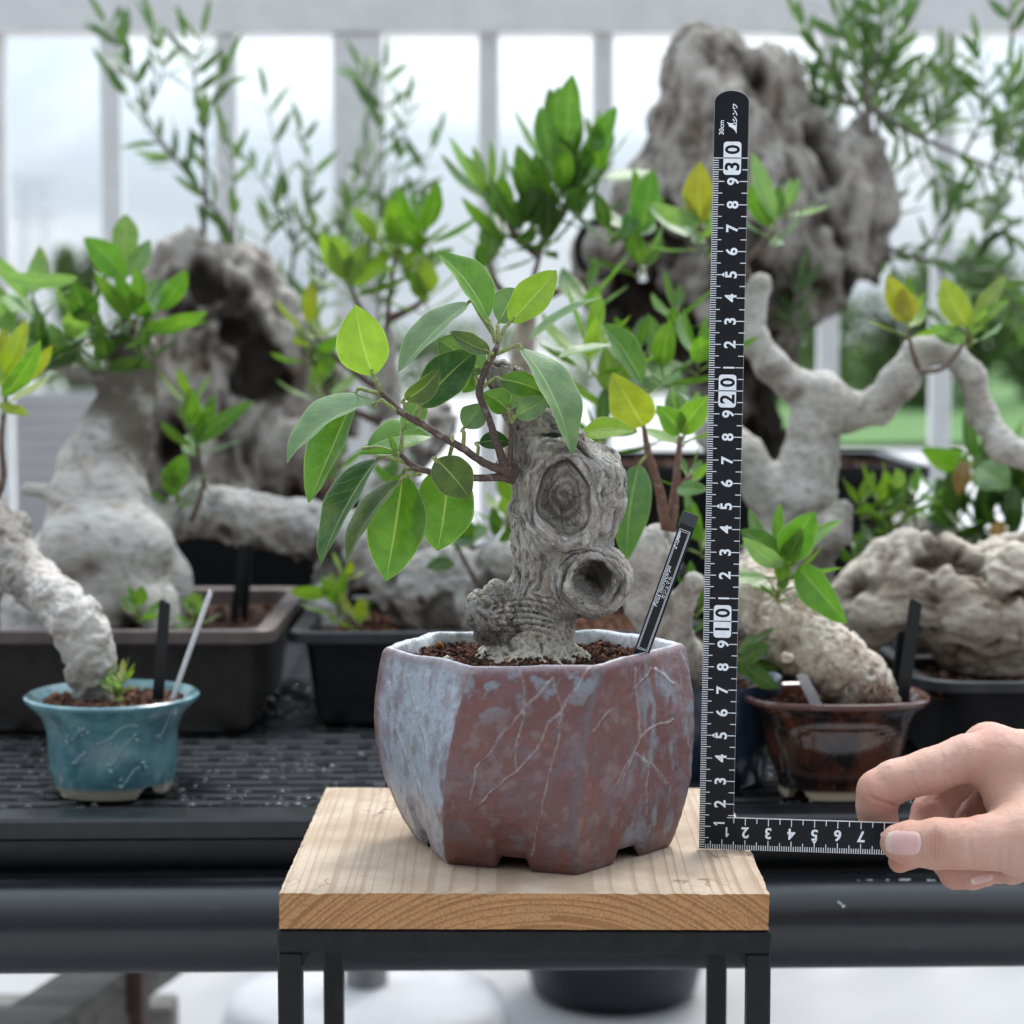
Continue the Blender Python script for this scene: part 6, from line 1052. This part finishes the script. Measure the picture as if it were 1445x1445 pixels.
# ================================================================ railing
M_RAIL = plain('pale_grey_aluminium', (.78, .775, .77), .42, .05, 30, .05, .03, .001); RD = 2.44; RY = RD - .93; RAIL = thing('railing', 'pale grey aluminium balcony railing with vertical balusters behind the plants', 'railing', (0, RY, FZ))
def rx(px): return (px - 722.5) / FPX * RD
zr = CAMZ + (471 - 42) / FPX * RD - .012
mb = MB(); mb.bbox((-1.6, RY - .025, zr), (1.6, RY + .03, zr + .085), .003); mb.build('top_rail', M_RAIL, RAIL, smooth=False); mb = MB(); mb.bbox((-1.6, RY - .015, FZ + .06), (1.6, RY + .015, FZ + .10), .003); mb.build('bottom_rail', M_RAIL, RAIL, smooth=False)
pitch_ = 162.
for k_ in range(-9, 12):
    p_ = 1325 + (k_ - 4) * 159.2 if k_ >= 0 else 325 + (k_ + 1) * 160.5
    if k_ >= 0: p_ = 690 + k_ * 158.8
    mb = MB(); x = rx(p_); mb.bbox((x - .0115, RY - .011, FZ + .10), (x + .0115, RY + .011, zr - .0005), .002); mb.build('baluster', M_RAIL, RAIL, smooth=False)
for p_ in (508, 508 + 2000, 508 - 2000): mb = MB(); x = rx(p_); mb.bbox((x - .0275, RY - .02, FZ), (x + .0275, RY + .02, zr - .0006), .003); mb.build('post', M_RAIL, RAIL, smooth=False)
mb = MB(); mb.box((-2.5, -2.5, .02), (2.5, 1.56, FZ)); tag(mb.build('terrace', material('pale_paving', lambda t: pbsdf(t, Base_Color=t.mix(t.noise(t.coord(), 9, 5), (.40, .39, .385), (.47, .46, .455)), Roughness=.85)), None, smooth=False), 'pale smooth terrace floor under the bench', 'terrace', kind='structure')
# ================================================================ things under the bench
def planks_fn(t):
    o = t.coord(); n = t.noise(t.mapping(o, (8, 60, 60)), 1., 6, .65); cc = t.ramp(n, [(.3, (.10, .09, .08)), (.55, (.26, .24, .22)), (.75, (.38, .36, .34))]); return pbsdf(t, Base_Color=cc, Roughness=.9, Normal=t.bump(n, .6, .003))
M_OLDWOOD = material('weathered_grey_timber', planks_fn); M_REDWOOD = plain('dark_red_brown_paint', (.075, .035, .032), .6)
root = thing('timber_trestle', 'weathered grey timber trestle with a dark red post under the bench at the left', 'trestle', (-.5, .75, FZ))
def beam(A, B, w, h_, name, mat):
    A = np.array(A); B = np.array(B); e = B - A; L = np.linalg.norm(e); e /= L; s = np.cross(e, (0, 0, 1.)); s /= np.linalg.norm(s); u = np.cross(s, e); mb = MB(); mb.bbox((0, -w / 2, -h_ / 2), (L, w / 2, h_ / 2), .004, M=lambda V: A + np.outer(V[:, 0], e) + np.outer(V[:, 1], s) + np.outer(V[:, 2], u)); mb.build(name, mat, root, smooth=False)
A = pc(-40, 1520, 1.55); B = pc(170, 1375, 1.75); beam(A, B + (B - A) * .4, .06, .035, 'brace', M_OLDWOOD)
P = pc(196, 1400, 1.72); mb = MB(); mb.bbox((P[0] - .006, P[1] - .02, FZ), (P[0] + .006, P[1] + .02, .66), .002); mb.build('post', M_REDWOOD, root, smooth=False)
P2 = pc(40, 1440, 1.95); mb = MB(); mb.bbox((P2[0] - .2, P2[1] - .02, P2[2] - .1), (P[0] - .007, P2[1] + .02, P2[2] + .02), .003); mb.build('rail', M_OLDWOOD, root, smooth=False); mb = MB(); mb.bbox((P[0] - .40, P2[1] - .03, FZ), (P[0] - .36, P2[1] + .03, .62), .003); mb.build('post', M_OLDWOOD, root, smooth=False)
M_CONC = plain('pale_concrete', (.50, .49, .485), .85, 0, 14, .08, .2, .003)
q = at(515, 1424, 1) - CAM; kz = (CAMZ - FZ - .03) / -q[2]; P = CAM + q * kz
root = thing('parasol_base', 'round pale concrete parasol base standing on the ground under the bench', 'parasol base', (P[0], P[1], FZ)); mb = MB(); mb.lathe([(0, .05), (.03, .05), (.12, .047), (.138, .04), (.143, .02), (.143, 0)], (P[0], P[1], FZ), 64); mb.build('disc', plain('pale_plaster', (.56, .55, .56), .8, 0, 20, .05)  , root); mb = MB(); mb.lathe([(0, .15), (.022, .15), (.022, .0485)], (P[0] + .0, P[1] + .02, FZ), 24); mb.build('tube_socket', plain('grey_metal_socket', (.25, .25, .25), .6), root)
q = at(872, 1438, 1) - CAM; kz = (CAMZ - FZ) / -q[2]; P = CAM + q * kz; P[1] += .09
root = thing('round_pot', 'large round blue black pot standing on the ground under the bench', 'flower pot', (P[0], P[1], FZ)); mb = MB(); mb.lathe([(0, .001), (.075, 0), (.088, .008), (.096, .04), (.105, .12), (.108, .18), (.112, .185), (.112, .2), (.105, .2), (.1, .15), (0, .15)], (P[0], P[1], FZ), 64); smooth_angle(mb.build('pot_body', plain('blue_black_pot', (.016, .02, .03), .4, 0, 30, .3), root))
# ================================================================ ground, grass and what is beyond the railing
def ground_fn(t):
    o = t.coord(); n = t.noise(o, 3., 6, .6); n2 = t.noise(o, 45, 5, .65); cc = t.mix(t.step(n, .3, .7), (.47, .455, .445), (.56, .545, .54)); cc = t.mix(t.math('MULTIPLY', t.step(n2, .5, .7), .25), cc, (.40, .385, .37)); return pbsdf(t, Base_Color=cc, Roughness=.9, Normal=t.bump(n2, .3, .004))
mb = MB(); g = 40; mb.add([(x, y, 0) for x in np.linspace(-900, 900, g) for y in np.linspace(-900, 900, g)], [(i * g + j, (i + 1) * g + j, (i + 1) * g + j + 1, i * g + j + 1) for i in range(g - 1) for j in range(g - 1)]); tag(mb.build('ground', material('pale_paving', ground_fn), None), kind='structure', label='pale paving beyond the terrace', cat='ground')
def grass_fn(t):
    o = t.coord(); n = t.noise(o, 1.2, 5, .6); n2 = t.noise(o, 14, 4); cc = t.mix(t.step(n, .3, .7), (.06, .14, .03), (.095, .19, .045)); cc = t.mix(t.math('MULTIPLY', n2, .4), cc, (.06, .16, .03)); return pbsdf(t, Base_Color=cc, Roughness=.95, Normal=t.bump(n2, .5, .02))
mb = MB(); nx_, ny_ = 120, 80; V = np.array([(x, y, .006) for x in np.linspace(2.6, 120, nx_) for y in np.linspace(17.5, 160, ny_)]); V[:, 2] += .05 + .05 * fbm(V * 3.1, 3); mb.add(V, [(i * ny_ + j, (i + 1) * ny_ + j, (i + 1) * ny_ + j + 1, i * ny_ + j + 1) for i in range(nx_ - 1) for j in range(ny_ - 1)]); tag(mb.build('grass', material('lawn', grass_fn), None), 'bright green lawn beyond the railing', 'grass', kind='stuff')
M_FAR = leaf_mat('tree_foliage', .3, .6, 0.)
def tree(label, px, d, top, wpx, dark=1., n=2400, seed=0):
    r_ = np.random.default_rng(seed + int(px)); x = (px - 722.5) / FPX * d; y = d - .93; ht = CAMZ + (471 - top) / FPX * d; w_ = wpx / FPX * d / 2; root = thing('tree', label, 'tree', (x, y, 0), 'trees beyond the railing')
    mb = MB(); mb.tube([(x, y, 0), (x + .05, y, ht * .4), (x, y, ht * .85)], [.12 * ht / 3, .09 * ht / 3, .02], 8, sub=4, col=(.09, .07, .05))
    for k_ in range(7): a = r_.uniform(0, 6.28); z0 = ht * r_.uniform(.2, .6); mb.tube([(x, y, z0), (x + math.cos(a) * w_ * .4, y + math.sin(a) * w_ * .4, z0 + ht * .15), (x + math.cos(a) * w_ * .75, y + math.sin(a) * w_ * .75, z0 + ht * .25)], [.05, .035, .015], 6, sub=3, col=(.09, .07, .05))
    mb.build('trunk', M_STEM, root); mb = MB(); lob = [(r_.normal() * .45, r_.normal() * .45, r_.uniform(.08, .85), r_.uniform(.35, .6)) for _ in range(14)]; s_ = .11 * max(.6, ht / 3)
    for i in range(n):
        lx, ly, lz, lr = lob[r_.integers(14)]; v = r_.normal(size=3); v /= np.linalg.norm(v); q_ = lr * r_.uniform(.5, 1.) ; P = np.array((x + (lx + v[0] * q_) * w_, y + (ly + v[1] * q_) * w_, min(ht, max(.05, (lz + v[2] * q_ * .5) * ht))))
        a = r_.normal(size=3); a /= np.linalg.norm(a); b = np.cross(a, r_.normal(size=3)); b /= np.linalg.norm(b); cc = np.array(((.035, .10, .03), (.05, .13, .035), (.08, .17, .045), (.03, .085, .03))[r_.integers(4)]) * dark * r_.uniform(.7, 1.3); mb.add([P - a * s_, P - b * s_ * .5, P + a * s_, P + b * s_ * .5], [(0, 1, 2, 3)], 0, [(0, 0), (.5, .5), (0, 1), (-.5, .5)], cc)
    mb.build('crown', M_FAR, root); return root
for i, (px_, d_, tp, w_, dk, lb) in enumerate(((1075, 30, 395, 150, .8, 'dark bushy tree beyond the railing left of the drooping white branch'), (1165, 34, 400, 150, .8, 'dark bushy tree beyond the railing above the drooping white branch'), (1260, 28, 380, 160, .7, 'darkest bushy tree beyond the railing between the two right balusters'), (1370, 27, 345, 180, 1., 'tall bushy tree beyond the railing at the right edge'), (1480, 30, 330, 200, 1., 'tallest bushy tree beyond the railing cut by the right edge'), (112, 27, 345, 60, .8, 'narrow upright tree beyond the railing at the left'), (20, 30, 425, 170, 1., 'low round tree beyond the railing at the left edge'), (215, 31, 470, 150, 1., 'low bushy tree beyond the railing behind the fat white fig'), (620, 36, 455, 260, .9, 'low wide tree beyond the railing behind the bonsai crown'), (900, 36, 440, 240, .9, 'low wide tree beyond the railing behind the huge olive stump'))): tree(lb, px_, d_, tp, w_, dk, 2400, i)
def siding_fn(t):
    o = t.coord(); s = t.new('ShaderNodeSeparateXYZ'); t.set(s, 0, o); n = t.noise(o, 6, 4); cc = t.mix(n, (.30, .295, .30), (.40, .39, .395)); return pbsdf(t, Base_Color=cc, Roughness=.6)
mb = MB(); yw = 9 - .93
for k_ in range(12): z = .02 + k_ * .062; mb.box((-3.4, yw + .02 * 0, z), (-.6, yw + .05, z + .05)); mb.box((-3.4, yw + .012, z + .05), (-.6, yw + .05, z + .062))
tag(mb.build('siding_wall', material('grey_ribbed_siding', siding_fn), None, smooth=False), 'low grey wall of horizontal boards beyond the railing at the left', 'wall')
mb = MB(); xp, yp = (52 - 722.5) / FPX * 320, 320.; hp = CAMZ + (471 - 255) / FPX * 320
for sx in (-1, 1):
    for sy in (-1, 1): mb.tube([(xp + sx * 2.2, yp + sy * 2.2, 0), (xp + sx * 1.6, yp + sy * 1.6, hp)], [.16, .13], 5, sub=1)
for k_ in range(9):
    z0, z1 = hp * k_ / 9, hp * (k_ + 1) / 9; w0, w1_ = 2.2 - .6 * k_ / 9, 2.2 - .6 * (k_ + 1) / 9
    for s_ in (-1, 1): mb.tube([(xp - w0 * s_, yp - w0, z0), (xp + w1_ * s_, yp - w1_, z1)], [.1, .1], 4, sub=1)
for z in (.8, .9, 1.): mb.tube([(xp - 4.5, yp, hp * z), (xp + 4.5, yp, hp * z)], [.15, .15], 4, sub=1)
tag(mb.build('lattice_tower', plain('galvanised_steel', (.4, .42, .45), .6), None), 'faint distant lattice tower against the sky at the far left', 'tower')
cam = bpy.data.cameras.new('camera'); co = bpy.data.objects.new('camera', cam); COL.objects.link(co)
co.location = Vector(CAM); co.rotation_euler = (math.pi / 2 - PITCH, 0, 0); cam.sensor_width = 36; cam.lens = FPX / 1445 * 36; cam.clip_start = .02; cam.clip_end = 3000
cam.dof.use_dof = True; cam.dof.focus_distance = .905; cam.dof.aperture_fstop = 10.; cam.dof.aperture_blades = 9
scene.camera = co
SUN_EL, SUN_AZ = R(58), R(25)       # azimuth from +Y towards +X
w = bpy.data.worlds.new('World'); scene.world = w; w.use_nodes = True; t = NT(w); t.n.clear()
sky = t.new('ShaderNodeTexSky'); sky.sky_type = 'NISHITA'; sky.sun_disc = False; sky.sun_elevation = SUN_EL; sky.sun_rotation = SUN_AZ; sky.air_density = 1.2; sky.dust_density = 3.
tc = t.new('ShaderNodeTexCoord').outputs['Generated']; cl = t.noise(t.mapping(tc, (1.2, 1.2, 4.)), 2.6, 6, .6, .4); f = t.step(cl, .38, .60)
mixed = t.mix(t.math('MULTIPLY_ADD', f, .22, .76), sky.outputs[0], t.mix(f, (5.4, 6.5, 7.7), (7.8, 8.4, 9.0)))
sz = t.new('ShaderNodeSeparateXYZ'); t.set(sz, 0, tc); gain = t.math('MULTIPLY', t.math('MULTIPLY_ADD', t.math('MAXIMUM', sz.outputs[2], 0.), 3.4, .62), t.math('MULTIPLY_ADD', sz.outputs[1], .60, .80))      # brightest overhead when overcast; dimming behind the camera added in place of a house
mixed = t.mix(1., mixed, t.new('ShaderNodeCombineColor', inp={0: gain, 1: gain, 2: gain}).outputs[0], 'MULTIPLY')
bg = t.new('ShaderNodeBackground'); t.set(bg, 0, mixed); t.set(bg, 1, .10); ow = t.new('ShaderNodeOutputWorld'); t.l.new(bg.outputs[0], ow.inputs[0])
sun = bpy.data.lights.new('sun', 'SUN'); so = bpy.data.objects.new('sun', sun); COL.objects.link(so); sun.energy = 2.2; sun.angle = R(18); sun.color = (1, .97, .93)
dv = Vector((math.sin(SUN_AZ) * math.cos(SUN_EL), math.cos(SUN_AZ) * math.cos(SUN_EL), math.sin(SUN_EL))); so.rotation_euler = dv.to_track_quat('Z', 'Y').to_euler()
vs = scene.view_settings; vs.view_transform = 'Standard'; vs.look = 'None'; vs.exposure = 0.14; vs.gamma = 1; vs.use_curve_mapping = False
